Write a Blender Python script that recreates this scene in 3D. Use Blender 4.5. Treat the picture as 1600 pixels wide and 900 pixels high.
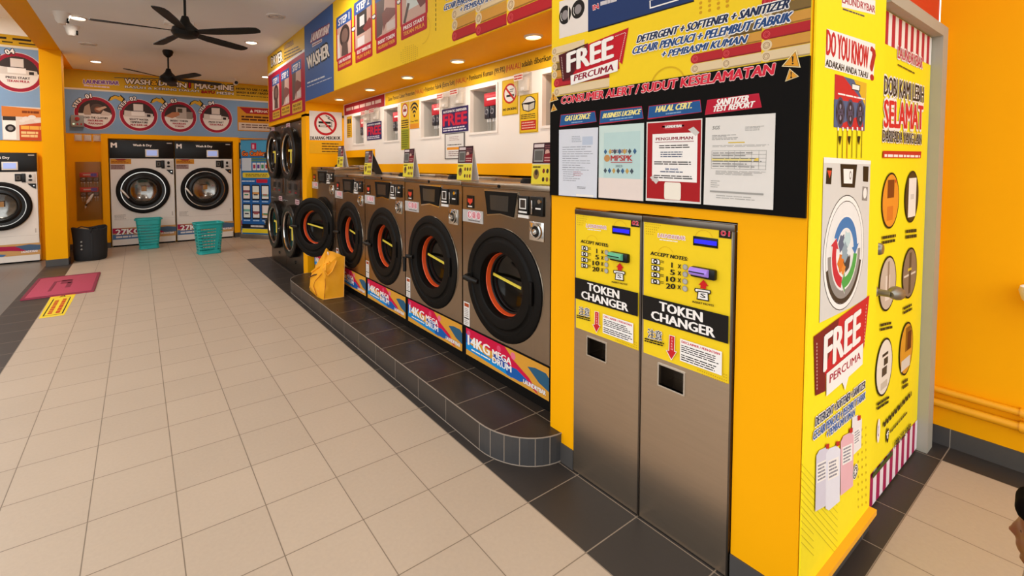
import bpy, bmesh, math, random
from mathutils import Vector, Matrix
random.seed(7)
for _o in list(bpy.data.objects): bpy.data.objects.remove(_o)
SC = bpy.context.scene; COL = SC.collection
# ---------------------------------------------------------------- camera
FPX, CX, CY, CAMZ = 724.1, 707.9, 285.4, 1.55
YAW, PIT, ROLL = 0.5972, -0.0399, -0.0024
_cy, _sy = math.cos(YAW), math.sin(YAW)
_f = Vector((_sy*math.cos(PIT), _cy*math.cos(PIT), math.sin(PIT)))
_r0 = Vector((_cy, -_sy, 0)); _u0 = _r0.cross(_f)
_r = _r0*math.cos(ROLL) + _u0*math.sin(ROLL); _u = -_r0*math.sin(ROLL) + _u0*math.cos(ROLL)
CAM = Vector((0, 0, CAMZ))
cd = bpy.data.cameras.new('camera'); cam = bpy.data.objects.new('camera', cd); COL.objects.link(cam)
cam.matrix_world = Matrix(((_r.x, _u.x, -_f.x, 0), (_r.y, _u.y, -_f.y, 0), (_r.z, _u.z, -_f.z, CAMZ), (0, 0, 0, 1)))
cd.sensor_fit = 'HORIZONTAL'; cd.sensor_width = 36; cd.lens = FPX/1600*36
cd.shift_x = (800-CX)/1600; cd.shift_y = (CY-450)/1600; cd.clip_start = .02; cd.clip_end = 200
SC.camera = cam
# ---------------------------------------------------------------- exposure, world
SC.view_settings.view_transform = 'Standard'; SC.view_settings.look = 'None'
SC.view_settings.gamma = 1; SC.view_settings.use_curve_mapping = False
SC.view_settings.exposure = 0.0
DAY = 2.2           # strength of the daylight
LAMP = 0.24          # strength of the room lamps
W = bpy.data.worlds.new('daylight'); SC.world = W; W.use_nodes = True
_n = W.node_tree.nodes; _l = W.node_tree.links
_bg = _n['Background']; _tc = _n.new('ShaderNodeTexCoord'); _sp = _n.new('ShaderNodeSeparateXYZ'); _cr = _n.new('ShaderNodeValToRGB')
_l.new(_tc.outputs['Generated'], _sp.inputs[0]); _mp = _n.new('ShaderNodeMapRange'); _mp.inputs[1].default_value = -1
_l.new(_sp.outputs[2], _mp.inputs[0]); _l.new(_mp.outputs[0], _cr.inputs[0]); _l.new(_cr.outputs[0], _bg.inputs[0])
_cr.color_ramp.elements[0].position = .47; _cr.color_ramp.elements[0].color = (.52, .53, .52, 1)
_cr.color_ramp.elements[1].position = .60; _cr.color_ramp.elements[1].color = (.95, .99, 1.0, 1)
_e = _cr.color_ramp.elements.new(.51); _e.color = (.66, .67, .66, 1)
_bg.inputs[1].default_value = DAY
# ---------------------------------------------------------------- materials
def lin(h):
    h = h.lstrip('#'); c = [int(h[i:i+2], 16)/255 for i in (0, 2, 4)]
    return [x/12.92 if x <= .04045 else ((x+.055)/1.055)**2.4 for x in c]
MATS = {}
def mat(name, col, rough=.5, metal=0., spec=.5, emit=0., var=.06, scale=9., bump=0., stretch=None, coat=0., trans=0.):
    if name in MATS: return MATS[name]
    m = bpy.data.materials.new(name); m.use_nodes = True; nt = m.node_tree; N = nt.nodes; L = nt.links
    b = N['Principled BSDF']; c = lin(col) if isinstance(col, str) else list(col)
    b.inputs['Roughness'].default_value = rough; b.inputs['Metallic'].default_value = metal
    b.inputs['Specular IOR Level'].default_value = spec; b.inputs['Coat Weight'].default_value = coat
    tc = N.new('ShaderNodeTexCoord'); mp = N.new('ShaderNodeMapping'); nz = N.new('ShaderNodeTexNoise')
    L.new(tc.outputs['Object'], mp.inputs[0]); L.new(mp.outputs[0], nz.inputs['Vector'])
    if stretch: mp.inputs['Scale'].default_value = stretch
    nz.inputs['Scale'].default_value = scale; nz.inputs['Detail'].default_value = 4
    mx = N.new('ShaderNodeMix'); mx.data_type = 'RGBA'
    mx.inputs[6].default_value = [x*(1-var) for x in c]+[1]; mx.inputs[7].default_value = [min(1, x*(1+var)) for x in c]+[1]
    L.new(nz.outputs[0], mx.inputs[0]); L.new(mx.outputs[2], b.inputs['Base Color'])
    if bump:
        bp = N.new('ShaderNodeBump'); bp.inputs['Strength'].default_value = bump; bp.inputs['Distance'].default_value = .004
        L.new(nz.outputs[0], bp.inputs['Height']); L.new(bp.outputs[0], b.inputs['Normal'])
    if emit:
        b.inputs['Emission Color'].default_value = c+[1]; b.inputs['Emission Strength'].default_value = emit
    if trans:
        tr = N.new('ShaderNodeBsdfTransparent'); ms = N.new('ShaderNodeMixShader'); ms.inputs[0].default_value = trans
        L.new(b.outputs[0], ms.inputs[1]); L.new(tr.outputs[0], ms.inputs[2]); L.new(ms.outputs[0], N['Material Output'].inputs[0])
    MATS[name] = m; return m
def ink(h, name=None):            # printed colour on vinyl or paper
    return mat(name or 'print '+h.lstrip('#'), h, .6, var=.03, spec=.22, scale=30)
def tile(name, col, grout, size=(.3317, .3317), off=(1.4405, .519), rough=.4, axes=(0, 1), var=.07, gw=.0032, spec=.4):
    m = bpy.data.materials.new(name); m.use_nodes = True; N = m.node_tree.nodes; L = m.node_tree.links; b = N['Principled BSDF']
    tc = N.new('ShaderNodeTexCoord'); sp = N.new('ShaderNodeSeparateXYZ'); L.new(tc.outputs['Object'], sp.inputs[0])
    def math_(op, a, bb=None):
        n = N.new('ShaderNodeMath'); n.operation = op
        for i, v in enumerate((a, bb)):
            if v is None: continue
            if isinstance(v, (int, float)): n.inputs[i].default_value = v
            else: L.new(v, n.inputs[i])
        return n.outputs[0]
    ds, cells = [], []
    for k in range(2):
        q = math_('DIVIDE', math_('SUBTRACT', sp.outputs[axes[k]], off[k]), size[k])
        fr = math_('FRACT', q); cells.append(math_('FLOOR', q))
        ds.append(math_('MULTIPLY', math_('MINIMUM', fr, math_('SUBTRACT', 1., fr)), size[k]))
    g = math_('LESS_THAN', math_('MINIMUM', ds[0], ds[1]), gw)
    cb = N.new('ShaderNodeCombineXYZ'); L.new(cells[0], cb.inputs[0]); L.new(cells[1], cb.inputs[1])
    wn = N.new('ShaderNodeTexWhiteNoise'); L.new(cb.outputs[0], wn.inputs['Vector'])
    nz = N.new('ShaderNodeTexNoise'); nz.inputs['Scale'].default_value = 60; nz.inputs['Detail'].default_value = 6; L.new(tc.outputs['Object'], nz.inputs['Vector'])
    nz2 = N.new('ShaderNodeTexNoise'); nz2.inputs['Scale'].default_value = 2.3; L.new(tc.outputs['Object'], nz2.inputs['Vector'])
    s = math_('ADD', math_('ADD', math_('MULTIPLY', wn.outputs[0], .25), math_('MULTIPLY', nz.outputs[0], .55)), math_('MULTIPLY', nz2.outputs[0], .4))
    c = lin(col); mx = N.new('ShaderNodeMix'); mx.data_type = 'RGBA'
    mx.inputs[6].default_value = [x*(1-var*1.6) for x in c]+[1]; mx.inputs[7].default_value = [x*(1+var*1.6) for x in c]+[1]
    L.new(s, mx.inputs[0]); m2 = N.new('ShaderNodeMix'); m2.data_type = 'RGBA'; L.new(g, m2.inputs[0]); L.new(mx.outputs[2], m2.inputs[6])
    m2.inputs[7].default_value = lin(grout)+[1]; L.new(m2.outputs[2], b.inputs['Base Color'])
    b.inputs['Roughness'].default_value = rough; b.inputs['Specular IOR Level'].default_value = spec
    bp = N.new('ShaderNodeBump'); bp.inputs['Strength'].default_value = .25; bp.inputs['Distance'].default_value = .002
    L.new(math_('SUBTRACT', math_('MULTIPLY', nz.outputs[0], .4), g), bp.inputs['Height']); L.new(bp.outputs[0], b.inputs['Normal'])
    MATS[name] = m; return m
YEL = mat('yellow wall paint', '#f9ac02', .6, var=.03, scale=4, bump=.06, spec=.10)
WHT = mat('white wall paint', '#f2e8df', .5, var=.03, scale=5, spec=.3)
CEIL = mat('ceiling paint', '#f3f4f6', .8, var=.02, scale=3, spec=.2)
CREAM = mat('cream outside paint', '#fdfbf6', .7, var=.02)
SKIRT = tile('dark skirting tile', '#4a4644', '#8f857a', size=(.3317, .3317), off=(1.44, .519), axes=(0, 1), gw=.002)
FLB = tile('beige floor tile', '#b3a08d', '#7c6c5c', rough=.42, gw=.0022, spec=.25)
FLD = tile('dark floor tile', '#352f2c', '#8d7d6d', rough=.45, var=.06, gw=.0024)
FLG = tile('grey walkway tile', '#6a625b', '#575049', size=(.6, .6), rough=.3)
STT = tile('dark step tile', '#302924', '#7d6f60', size=(.3317, .3317), off=(1.49-.003, 1.85), rough=.36)
STEEL = mat('brushed stainless steel', '#a29484', .26, metal=1., var=.10, scale=6, stretch=(14, 14, .8))
CSTEEL = mat('dull stainless steel', '#bcab98', .30, metal=1., var=.08, scale=6, stretch=(.8, 1, 10))
STEELD = mat('dark stainless steel', '#6e655d', .30, metal=1., var=.10, scale=6, stretch=(1, 1, 14))
CHROME = mat('chrome', '#d8d6d2', .12, metal=1., var=.02)
BLK = mat('black plastic', '#0e0b09', .34, var=.05, spec=.3)
BLKM = mat('matt black', '#0e0b09', .55, var=.05, spec=.16)
GLS = mat('dark door glass', '#0a0807', .10, var=.02, spec=.35)
ORG = mat('orange gasket', '#e2501c', .45, var=.05)
YREF = mat('yellow strip', '#e8d24a', .45, var=.05)  # colour of the yellow reflections put into the door glasses
ENAM = mat('white enamel', '#e3dcd4', .35, var=.03, spec=.45)
ACR = mat('clear acrylic', '#e8e2d8', .08, spec=.6, var=.01, trans=.78)
PAPER = ink('#e2dcd7', 'paper'); RED = ink('#c3142c'); NAVY = ink('#1f3566'); BLUE = ink('#1f7ec8'); WH = ink('#f4eeea', 'white print'); BK = ink('#17120f', 'black print')
YP = ink('#f4cf1e', 'yellow vinyl'); YB = ink('#fbe51f', 'bright yellow vinyl')
# ---------------------------------------------------------------- planes and pixels of the survey
class Plane:
    """A real upright (or floor) plane: P0 on it, U to the right, V up. uv() gives the place on it that a survey sighting meets."""
    def __init__(s, P0, U, V=(0, 0, 1)):
        s.P0 = Vector(P0); s.U = Vector(U).normalized(); s.V = Vector(V); s.N = s.U.cross(s.V); s.floor = abs(s.N.z) > .5
        s.rz = math.atan2(s.U.y, s.U.x)
    def uv(s, p):
        d = _r*((p[0]-CX)/FPX) - _u*((p[1]-CY)/FPX) + _f
        t = (s.P0-CAM).dot(s.N)/d.dot(s.N); q = CAM+d*t-s.P0
        return Vector((q.dot(s.U), q.dot(s.V)))
    def world(s, u, v, n=0): return s.P0+s.U*u+s.V*v+s.N*n
def Z(x0, y0, k): return lambda x, y: (x0+x/k, y0+y/k)
def xplane(x): return Plane((x, 0, 0), (0, -1, 0))
def yplane(y): return Plane((0, y, 0), (1, 0, 0))
# ---------------------------------------------------------------- objects
def tag(o, label=None, cat=None, group=None, kind=None):
    for k, v in (('label', label), ('category', cat), ('group', group), ('kind', kind)):
        if v: o[k] = v
    return o
def empty(name, loc, rz=0, label=None, cat=None, group=None):
    o = bpy.data.objects.new(name, None); COL.objects.link(o); o.location = loc; o.rotation_euler = (0, 0, rz); o.empty_display_size = .1
    return tag(o, label, cat, group)
def copy_tree(o, parent=None):
    c = o.copy(); COL.objects.link(c)
    if parent: c.parent = parent
    for ch in list(o.children): copy_tree(ch, c)
    return c
class MB:
    """collects shapes, links them as ONE mesh object"""
    def __init__(s): s.bm = bmesh.new(); s.ms = []
    def mi(s, m):
        if m not in s.ms: s.ms.append(m)
        return s.ms.index(m)
    def face(s, vs, m):
        f = s.bm.faces.new([s.bm.verts.new(v) for v in vs]); f.material_index = s.mi(m); return f
    def box(s, x0, x1, y0, y1, z0, z1, m, bev=0, M=None):
        k = s.mi(m); t = bmesh.new()
        g = bmesh.ops.create_cube(t, size=1)
        for v in t.verts: v.co = Vector(((x0+x1)/2+v.co.x*(x1-x0), (y0+y1)/2+v.co.y*(y1-y0), (z0+z1)/2+v.co.z*(z1-z0)))
        if bev: bmesh.ops.bevel(t, geom=list(t.edges), offset=bev, segments=2, affect='EDGES', profile=.5)
        s._merge(t, k, M); return s
    def _merge(s, t, k, M=None):
        mp = {}
        for v in t.verts: mp[v] = s.bm.verts.new(M @ v.co if M else v.co)
        for f in t.faces:
            nf = s.bm.faces.new([mp[v] for v in f.verts]); nf.material_index = k
        t.free()
    def lathe(s, prof, c, m, seg=48, axis='y', a0=0, a1=2*math.pi):
        """prof: (r, h) pairs, h along the axis"""
        k = s.mi(m); full = abs(a1-a0-2*math.pi) < 1e-6; n = seg if full else seg+1; rings = []
        for r, h in prof:
            if r < 1e-6: ring = [s.bm.verts.new(s._ax(0, 0, h, c, axis))]
            else: ring = [s.bm.verts.new(s._ax(r*math.cos(a0+(a1-a0)*i/seg), r*math.sin(a0+(a1-a0)*i/seg), h, c, axis)) for i in range(n)]
            rings.append(ring)
        for A, B in zip(rings, rings[1:]):
            for i in range(seg):
                j = (i+1) % n
                if len(A) == 1 and len(B) == 1: continue
                vs = [A[0], B[j], B[i]] if len(A) == 1 else [A[i], A[j], B[0]] if len(B) == 1 else [A[i], A[j], B[j], B[i]]
                try: s.bm.faces.new(vs).material_index = k
                except ValueError: pass
        return s
    def _ax(s, a, b, h, c, axis):
        if axis == 'y': return Vector((c[0]+a, c[1]+h, c[2]+b))
        if axis == 'x': return Vector((c[0]+h, c[1]+a, c[2]+b))
        return Vector((c[0]+a, c[1]+b, c[2]+h))
    def tube(s, pts, r, m, seg=8, cap=True):
        k = s.mi(m); pts = [Vector(p) for p in pts]; rs = r if isinstance(r, (list, tuple)) else [r]*len(pts); rings = []
        for i, p in enumerate(pts):
            d = (pts[min(i+1, len(pts)-1)]-pts[max(i-1, 0)]).normalized()
            a = d.cross(Vector((0, 0, 1)) if abs(d.z) < .9 else Vector((1, 0, 0))).normalized(); b = d.cross(a)
            rings.append([s.bm.verts.new(p+a*rs[i]*math.cos(2*math.pi*j/seg)+b*rs[i]*math.sin(2*math.pi*j/seg)) for j in range(seg)])
        for A, B in zip(rings, rings[1:]):
            for j in range(seg): s.bm.faces.new([A[j], A[(j+1) % seg], B[(j+1) % seg], B[j]]).material_index = k
        if cap:
            s.bm.faces.new(rings[0][::-1]).material_index = k; s.bm.faces.new(rings[-1]).material_index = k
        return s
    def prism(s, pts, f, h0, h1, m):
        """pts 2D; f(a,b,h) -> 3D"""
        k = s.mi(m); A = [s.bm.verts.new(f(a, b, h0)) for a, b in pts]; B = [s.bm.verts.new(f(a, b, h1)) for a, b in pts]; n = len(pts)
        for fs in (A[::-1], B): s.bm.faces.new(fs).material_index = k
        for i in range(n): s.bm.faces.new([A[i], A[(i+1) % n], B[(i+1) % n], B[i]]).material_index = k
        return s
    def holeplate(s, x0, x1, z0, z1, y, c, r, m, seg=64):
        """upright plate with a round hole"""
        k = s.mi(m); A, B = [], []
        for i in range(seg):
            a = 2*math.pi*i/seg; ca, sa = math.cos(a), math.sin(a)
            t = min(((x1-c[0])/ca if ca > 1e-9 else (x0-c[0])/ca if ca < -1e-9 else 1e9), ((z1-c[1])/sa if sa > 1e-9 else (z0-c[1])/sa if sa < -1e-9 else 1e9))
            A.append(s.bm.verts.new((c[0]+r*ca, y, c[1]+r*sa))); B.append(s.bm.verts.new((c[0]+t*ca, y, c[1]+t*sa)))
        for i in range(seg):
            j = (i+1) % seg; s.bm.faces.new([A[i], B[i], B[j], A[j]]).material_index = k
        for X, ZZ in ((x0, z0), (x1, z0), (x1, z1), (x0, z1)):   # corners
            b = sorted(B, key=lambda v: (v.co.x-X)**2+(v.co.z-ZZ)**2)[:2]
            if min((v.co.x-X)**2+(v.co.z-ZZ)**2 for v in b) > 1e-9: s.bm.faces.new([b[0], b[1], s.bm.verts.new((X, y, ZZ))]).material_index = k
        return s
    def holebox(s, x0, x1, z0, z1, hx0, hx1, hz0, hz1, y0, y1, m):
        for a, b, c, d in ((x0, hx0, z0, z1), (hx1, x1, z0, z1), (hx0, hx1, z0, hz0), (hx0, hx1, hz1, z1)):
            if b-a > 1e-6 and d-c > 1e-6: s.box(a, b, y0, y1, c, d, m)
        return s
    def build(s, name, parent=None, loc=None, rz=None, smooth=True, flip=False):
        me = bpy.data.meshes.new(name)
        bmesh.ops.recalc_face_normals(s.bm, faces=s.bm.faces)
        s.bm.to_mesh(me); s.bm.free()
        for m in s.ms: me.materials.append(m)
        if smooth:
            for p in me.polygons: p.use_smooth = True
            me.set_sharp_from_angle(angle=math.radians(35))
        o = bpy.data.objects.new(name, me); COL.objects.link(o)
        if parent: o.parent = parent
        if loc is not None: o.location = loc
        if rz is not None: o.rotation_euler = (0, 0, rz)
        return o
def structure(name, mb, label=None): return tag(mb.build(name), label, None, None, 'structure')
# ---------------------------------------------------------------- printing
_fc = bpy.data.curves.new('lettering', 'FONT'); _fo = bpy.data.objects.new('lettering', _fc); _fc.resolution_u = 2
_G = {}
def glyphs(t, off=0.):
    k = (t, round(off, 4))
    if k not in _G:
        _fc.body = t; _fc.offset = off; me = _fo.to_mesh()
        vs = [(v.co.x, v.co.y) for v in me.vertices]; fs = [tuple(p.vertices) for p in me.polygons]
        _fo.to_mesh_clear(); _G[k] = (vs, fs)
    return _G[k]
def twidth(t):
    vs, _ = glyphs(t); xs = [v[0] for v in vs]; return min(xs), max(xs)
class Frame:
    def __init__(s, o, e1, e2): s.o, s.e1, s.e2 = Vector(o), Vector(e1), Vector(e2)
    def __call__(s, p): return s.o+s.e1*p[0]+s.e2*p[1]
class Draw:
    """flat print on a plane, laid in thin layers; points are survey sightings, or frame coordinates when f is given"""
    STEP = .00005
    def __init__(s, pl, name, parent, o=(0, 0), n0=.0005):
        s.pl, s.name, s.parent, s.o, s.n = pl, name, parent, Vector(o), n0
        s.vs, s.fs, s.mi, s.ms = [], [], [], []
    def P(s, p, f=None): return (f(p) if f else s.pl.uv(p))
    def fr(s, TL, BR):
        a, b = s.pl.uv(TL), s.pl.uv(BR); return Frame(a, (b.x-a.x, 0), (0, b.y-a.y))
    def fr3(s, TL, TR, BL):
        a, b, c = s.pl.uv(TL), s.pl.uv(TR), s.pl.uv(BL); return Frame(a, b-a, c-a)
    def _v(s, u, n):
        u = u-s.o; return (u.x, u.y, n) if s.pl.floor else (u.x, -n, u.y)
    def _m(s, m):
        if isinstance(m, str): m = ink(m)
        if m not in s.ms: s.ms.append(m)
        return s.ms.index(m)
    def raw(s, uvs, faces, m):
        b = len(s.vs); s.vs += [s._v(u, s.n) for u in uvs]; k = s._m(m)
        for f in faces: s.fs.append([b+i for i in f]); s.mi.append(k)
        s.n += s.STEP
    def poly(s, pts, m, f=None): s.raw([s.P(p, f) for p in pts], [range(len(pts))], m)
    def rect(s, a, b, c, d, m, f=None): s.poly([(a, b), (c, b), (c, d), (a, d)], m, f)
    def rects(s, L, m, f=None):
        uv, fs = [], []
        for a, b, c, d in L:
            k = len(uv); uv += [s.P(p, f) for p in ((a, b), (c, b), (c, d), (a, d))]; fs.append([k, k+1, k+2, k+3])
        s.raw(uv, fs, m)
    def rrect(s, a, b, c, d, r, m, f, asp=1.):
        rx, ry = r*(c-a), r*(c-a)*asp; pts = []
        for cx, cy, a0 in ((c-rx, d-ry, 0), (a+rx, d-ry, 90), (a+rx, b+ry, 180), (c-rx, b+ry, 270)):
            for i in range(5):
                t = math.radians(a0+i*22.5); pts.append((cx+rx*math.cos(t), cy+ry*math.sin(t)))
        s.poly(pts, m, f)
    def ell(s, c, ru, rv, m, f=None, seg=36, hole=0., a0=0, a1=360, uv=None):
        c = uv if uv is not None else s.P(c, f); n = seg; A = math.radians(a0); B = math.radians(a1)
        out = [c+Vector((ru*math.cos(A+(B-A)*i/n), rv*math.sin(A+(B-A)*i/n))) for i in range(n+1)]
        if not hole:
            if a1-a0 >= 360: s.raw(out[:-1], [range(n)], m)
            else: s.raw([c]+out, [range(n+2)], m)
        else:
            inn = [c+(p-c)*hole for p in out]; s.raw(out+inn, [(i, i+1, n+1+i+1, n+1+i) for i in range(n)], m)
    def pr(s, c, rx, ry):          # radii in metres of an ellipse sighted with half axes rx, ry
        a, b = s.pl.uv((c[0]-rx, c[1])), s.pl.uv((c[0]+rx, c[1])); t, d = s.pl.uv((c[0], c[1]-ry)), s.pl.uv((c[0], c[1]+ry))
        return (b.x-a.x)/2, (t.y-d.y)/2
    def text(s, t, p0, p1, pt, m, f=None, bold=.0, out=None, sub=None, only=None):
        """t between baseline ends p0 and p1 (of sub, when given); pt is the cap height above p0"""
        a, b, c = s.P(p0, f), s.P(p1, f), s.P(pt, f)
        x0, x1 = twidth(sub or t); e = (b-a)/max(x1-x0, 1e-6); h = (c-a)/.69; 
        if t in ('1', 'I', '!'): e = e.normalized()*h.length*.95
        vs, fs = glyphs(t); H = (c-a).length
        def put(mm, shifts):
            for d in shifts: s.raw([a+e*(x-x0)+h*y+d for x, y in vs], fs, mm); s.n -= s.STEP*.45
            s.n += s.STEP
        eu = e.normalized()
        if out and only != 1: R = H*(out[1]*1.15+bold*.4); put(out[0], [Vector((R*math.cos(i*.7854), R*math.sin(i*.7854))) for i in range(8)])
        if only != 0:
            w = min(bold*2.5*e.length, .07*H); g = H*bold*.6; put(m, [eu*0] if bold < .006 else [eu*w+h*0, eu*-w, h.normalized()*g, h.normalized()*-g] if bold > .012 else [eu*w, eu*-w])
    def lines(s, a, b, c, d, n, m, f, fill=.5, rag=.25, words=5):
        """rows of print too small to read"""
        L = []; H = (d-b)/n
        for i in range(n):
            y = b+H*i; x = a; end = c-(c-a)*rag*random.random()
            while x < end-.02*(c-a):
                w = (c-a)/words*(.4+.9*random.random()); x2 = min(x+w, end); L.append((x, y+H*(1-fill)/2, x2, y+H*(1+fill)/2)); x = x2+(c-a)*.022
        s.rects(L, m, f)
    def done(s, label=None):
        me = bpy.data.meshes.new(s.name); me.from_pydata(s.vs, [], s.fs)
        for m in s.ms: me.materials.append(m)
        for p, k in zip(me.polygons, s.mi): p.material_index = k
        # print faces look outwards
        o = bpy.data.objects.new(s.name, me); COL.objects.link(o); o.parent = s.parent
        if label: o['label'] = label
        return o
class BB(list): pass
class Sign:
    """a thin board standing on a plane; its root is the board itself"""
    def __init__(s, name, label, cat, pl, pts, m, t=.004, group=None, n=0., px=True):
        s.pl = pl; uv = [pl.uv(p) if px and not isinstance(pts, BB) else Vector(p) for p in pts]
        s.o = Vector((sum(p.x for p in uv)/len(uv), min(p.y for p in uv))); s.t = t
        b = MB(); fn = (lambda a, c, h: Vector((a, c, h))) if pl.floor else (lambda a, c, h: Vector((a, -h, c)))
        b.prism([(p.x-s.o.x, p.y-s.o.y) for p in uv], fn, 0, t, m if not isinstance(m, str) else ink(m))
        s.root = b.build(name, loc=pl.world(s.o.x, s.o.y, n), rz=pl.rz, smooth=False); tag(s.root, label, cat, group)
        s.uv = uv
    def D(s, name, lift=0.): return Draw(s.pl, name, s.root, s.o, s.t+.0003+lift*.12)
def bbox_px(pl, TL, BR):
    a, b = pl.uv(TL), pl.uv(BR); return BB([(a.x, a.y), (b.x, a.y), (b.x, b.y), (a.x, b.y)])
# ================================================================ the setting
XF, NX, YE = 1.79, 2.30, 5.98      # shop-front wall, back of the washer niche, end wall of the niche
# floor: beige field, dark border tiles, grey walkway outside the pillars
f = MB()
def fq(x0, x1, y0, y1, m, z=0): f.face([(x0, y0, z), (x1, y0, z), (x1, y1, z), (x0, y1, z)], m)
T = .3317; XB = 1.4405; XL = XB-7*T; XR = XB+6*T
fq(XL, XB, -3.8, 11, FLB); fq(XB, XB+T, .519-T, 8.15, FLD); fq(XB, XB+T, 8.15, 11, FLB); fq(XB+T, 2.9, 8.15, 11, FLB)
fq(XB+T, 3.66, .519, .519+T, FLD); fq(XB+T, 2.9, .519+T, 8.15, FLD); fq(XB+T, XR, .519-T, .519, FLB)
fq(XB, XR, -3.8, .519-T, FLB); fq(XR, 3.66, -3.8, .519, FLD)
fq(XL-T, XL, -3.8, 11, FLD); fq(-7, XL-T, -3.8, 11, FLG); fq(-7, 9, -9, -3.8, FLG)
structure('floor', f)
# ceiling, beam and pillar
c = MB(); c.box(-.93, 3.7, .72, 11, 3.3, 3.9, CEIL); c.box(-.93, 1.83, -1.0, .72, 3.3, 3.9, CEIL); structure('ceiling', c)
c = MB(); c.box(-4.0, -1.19, 7.6, 11, 3.85, 3.95, CREAM); structure('ceiling_outer', c, 'pale outer ceiling left of the yellow beam')
c = MB(); c.box(-1.19, -.93, -1.0, 11, 3.3, 3.9, YEL); structure('trim_1', c, 'yellow beam along the ceiling edge')
c = MB(); c.box(-1.19, -.93, 9.3, 9.56, .1, 3.3, YEL); c.box(-1.196, -.924, 9.294, 9.566, 0, .1, SKIRT); structure('trim_2', c, 'square yellow pillar with a dark tiled foot')
# back wall with the raised surround of the two machines, and the nearer wall of the outer bay
c = MB(); c.box(-1.19, 3.0, 10.9, 11.1, 0, 3.3, YEL)
c.box(-.55, -.448, 10.74, 10.9, .1, 2.13, YEL); c.box(-.448, 1.68, 10.74, 10.9, 2.045, 2.13, YEL); c.box(1.68, 1.79, 10.74, 10.9, .1, 2.13, YEL)
c.box(-1.19, -.448, 10.88, 10.9, 0, .1, SKIRT); c.box(-.553, -.448, 10.73, 10.9, 0, .1, SKIRT); c.box(1.68, 1.793, 10.73, 10.9, 0, .1, SKIRT)
structure('wall_back', c)
c = MB(); c.box(-6.5, -1.19, 10.02, 10.2, 0, 3.6, YEL); c.box(-6.5, -1.19, 10.02, 10.2, 3.6, 3.85, CREAM); structure('wall_back_left', c)
c = MB(); c.box(-4.3, -4.2, 5.5, 10.02, 0, 3.85, mat('pale outer wall', '#a89c8c', .7)); structure('wall_left_added', c)  # unseen wall, added to dim the daylight deep in the room
c = MB(); c.box(-1.19, -1.1, 9.56, 10.9, 0, 3.3, YEL); structure('trim_3', c, 'yellow return wall behind the pillar')
# wall behind the token changers (opening for the two cabinets)
c = MB()
c.box(XF, 1.83, 1.553, 1.713, .1, 3.3, YEL); c.box(XF, 1.83, .801, 1.553, 1.335, 3.3, YEL); c.box(XF, 1.83, .592, .801, .1, 3.3, YEL)
c.box(1.83, 2.95, 1.69, 1.713, 0, 3.3, YEL); c.box(1.83, 2.5, .592, .64, .1, 3.3, YEL)
structure('wall_right', c)
c = MB(); c.box(XF-.006, 1.83, 1.553, 1.713, 0, .1, SKIRT); c.box(XF-.006, 1.83, .592, .801, 0, .1, SKIRT); c.box(XF-.006, 2.516, .584, .6, 0, .085, SKIRT)
structure('baseboard_right', c)
# bulkhead over the washers and dryers
c = MB(); c.box(XF, 2.95, 1.713, YE, 2.345, 3.3, YEL); c.box(XF, 2.95, YE, 8.0, 2.17, 3.3, YEL); c.box(XF, 2.95, YE, 6.165, 0, 2.2, YEL); c.box(1.85, 2.95, 7.97, 8.0, 0, 2.2, YEL)
structure('trim_4', c, 'yellow bulkhead over the washers and dryers')
# niche back wall: white panels with window openings, yellow band and lip
WIN = []
pn = xplane(NX); A6 = Z(600, 100, 5.625); E2 = Z(500, 160, 9.0)
for TL, BR in ((E2(468, 185), E2(620, 560)), (E2(905, 95), E2(1105, 530)), (A6(330, 330), A6(490, 625)), (A6(762, 225), A6(990, 585))):
    a, b = pn.uv(TL), pn.uv(BR); WIN.append([(a.x+b.x)/2])
WIN.append([WIN[3][0]+.83]); WZ0, WZ1, WW = 1.81, 2.16, .168
c = MB(); us = sorted(w[0] for w in WIN); lo, hi = -YE, -1.713
def nb(u0, u1, z0, z1, m=WHT, d=.03): c.box(NX, NX+d, -u1, -u0, z0, z1, m)
nb(lo, hi, WZ1, 2.345); nb(lo, -5.0, 1.73, WZ0); nb(-5.0, hi, 1.555, WZ0)
xs = [lo]+[k for u in us for k in (u-WW, u+WW)]+[hi]
for a, b in zip(xs[::2], xs[1::2]): nb(a, b, WZ0, WZ1)
nb(lo, -5.0, 1.64, 1.73, YEL, .06); nb(-5.0, hi, 1.465, 1.555, YEL, .06)
RCS = mat('grey recess paint', '#cdc6bd', .55, var=.04)
for u in us:      # recess boxes behind the openings
    c.box(NX+.03, NX+.26, -u-WW-.01, -u-WW, WZ0, WZ1, RCS); c.box(NX+.03, NX+.26, -u+WW, -u+WW+.01, WZ0, WZ1, RCS)
    c.box(NX+.25, NX+.26, -u-WW, -u+WW, WZ0, WZ1, RCS); c.box(NX+.03, NX+.26, -u-WW, -u+WW, WZ0-.01, WZ0, RCS); c.box(NX+.03, NX+.26, -u-WW, -u+WW, WZ1, WZ1+.01, WHT)
structure('wall_niche', c)
for k, u in enumerate(us):
    c = MB(); c.holebox(-.186, .186, -.018, .368, -.168, .168, 0, .35, -.008, 0, WHT); w = c.build('window_%d' % (k+1), loc=(NX, -u, WZ0), rz=-math.pi/2); tag(w, None, None, None, 'structure')
c = MB(); c.box(2.9, 3.0, 1.713, 11, 0, 3.3, YEL); structure('wall_behind', c)
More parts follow.
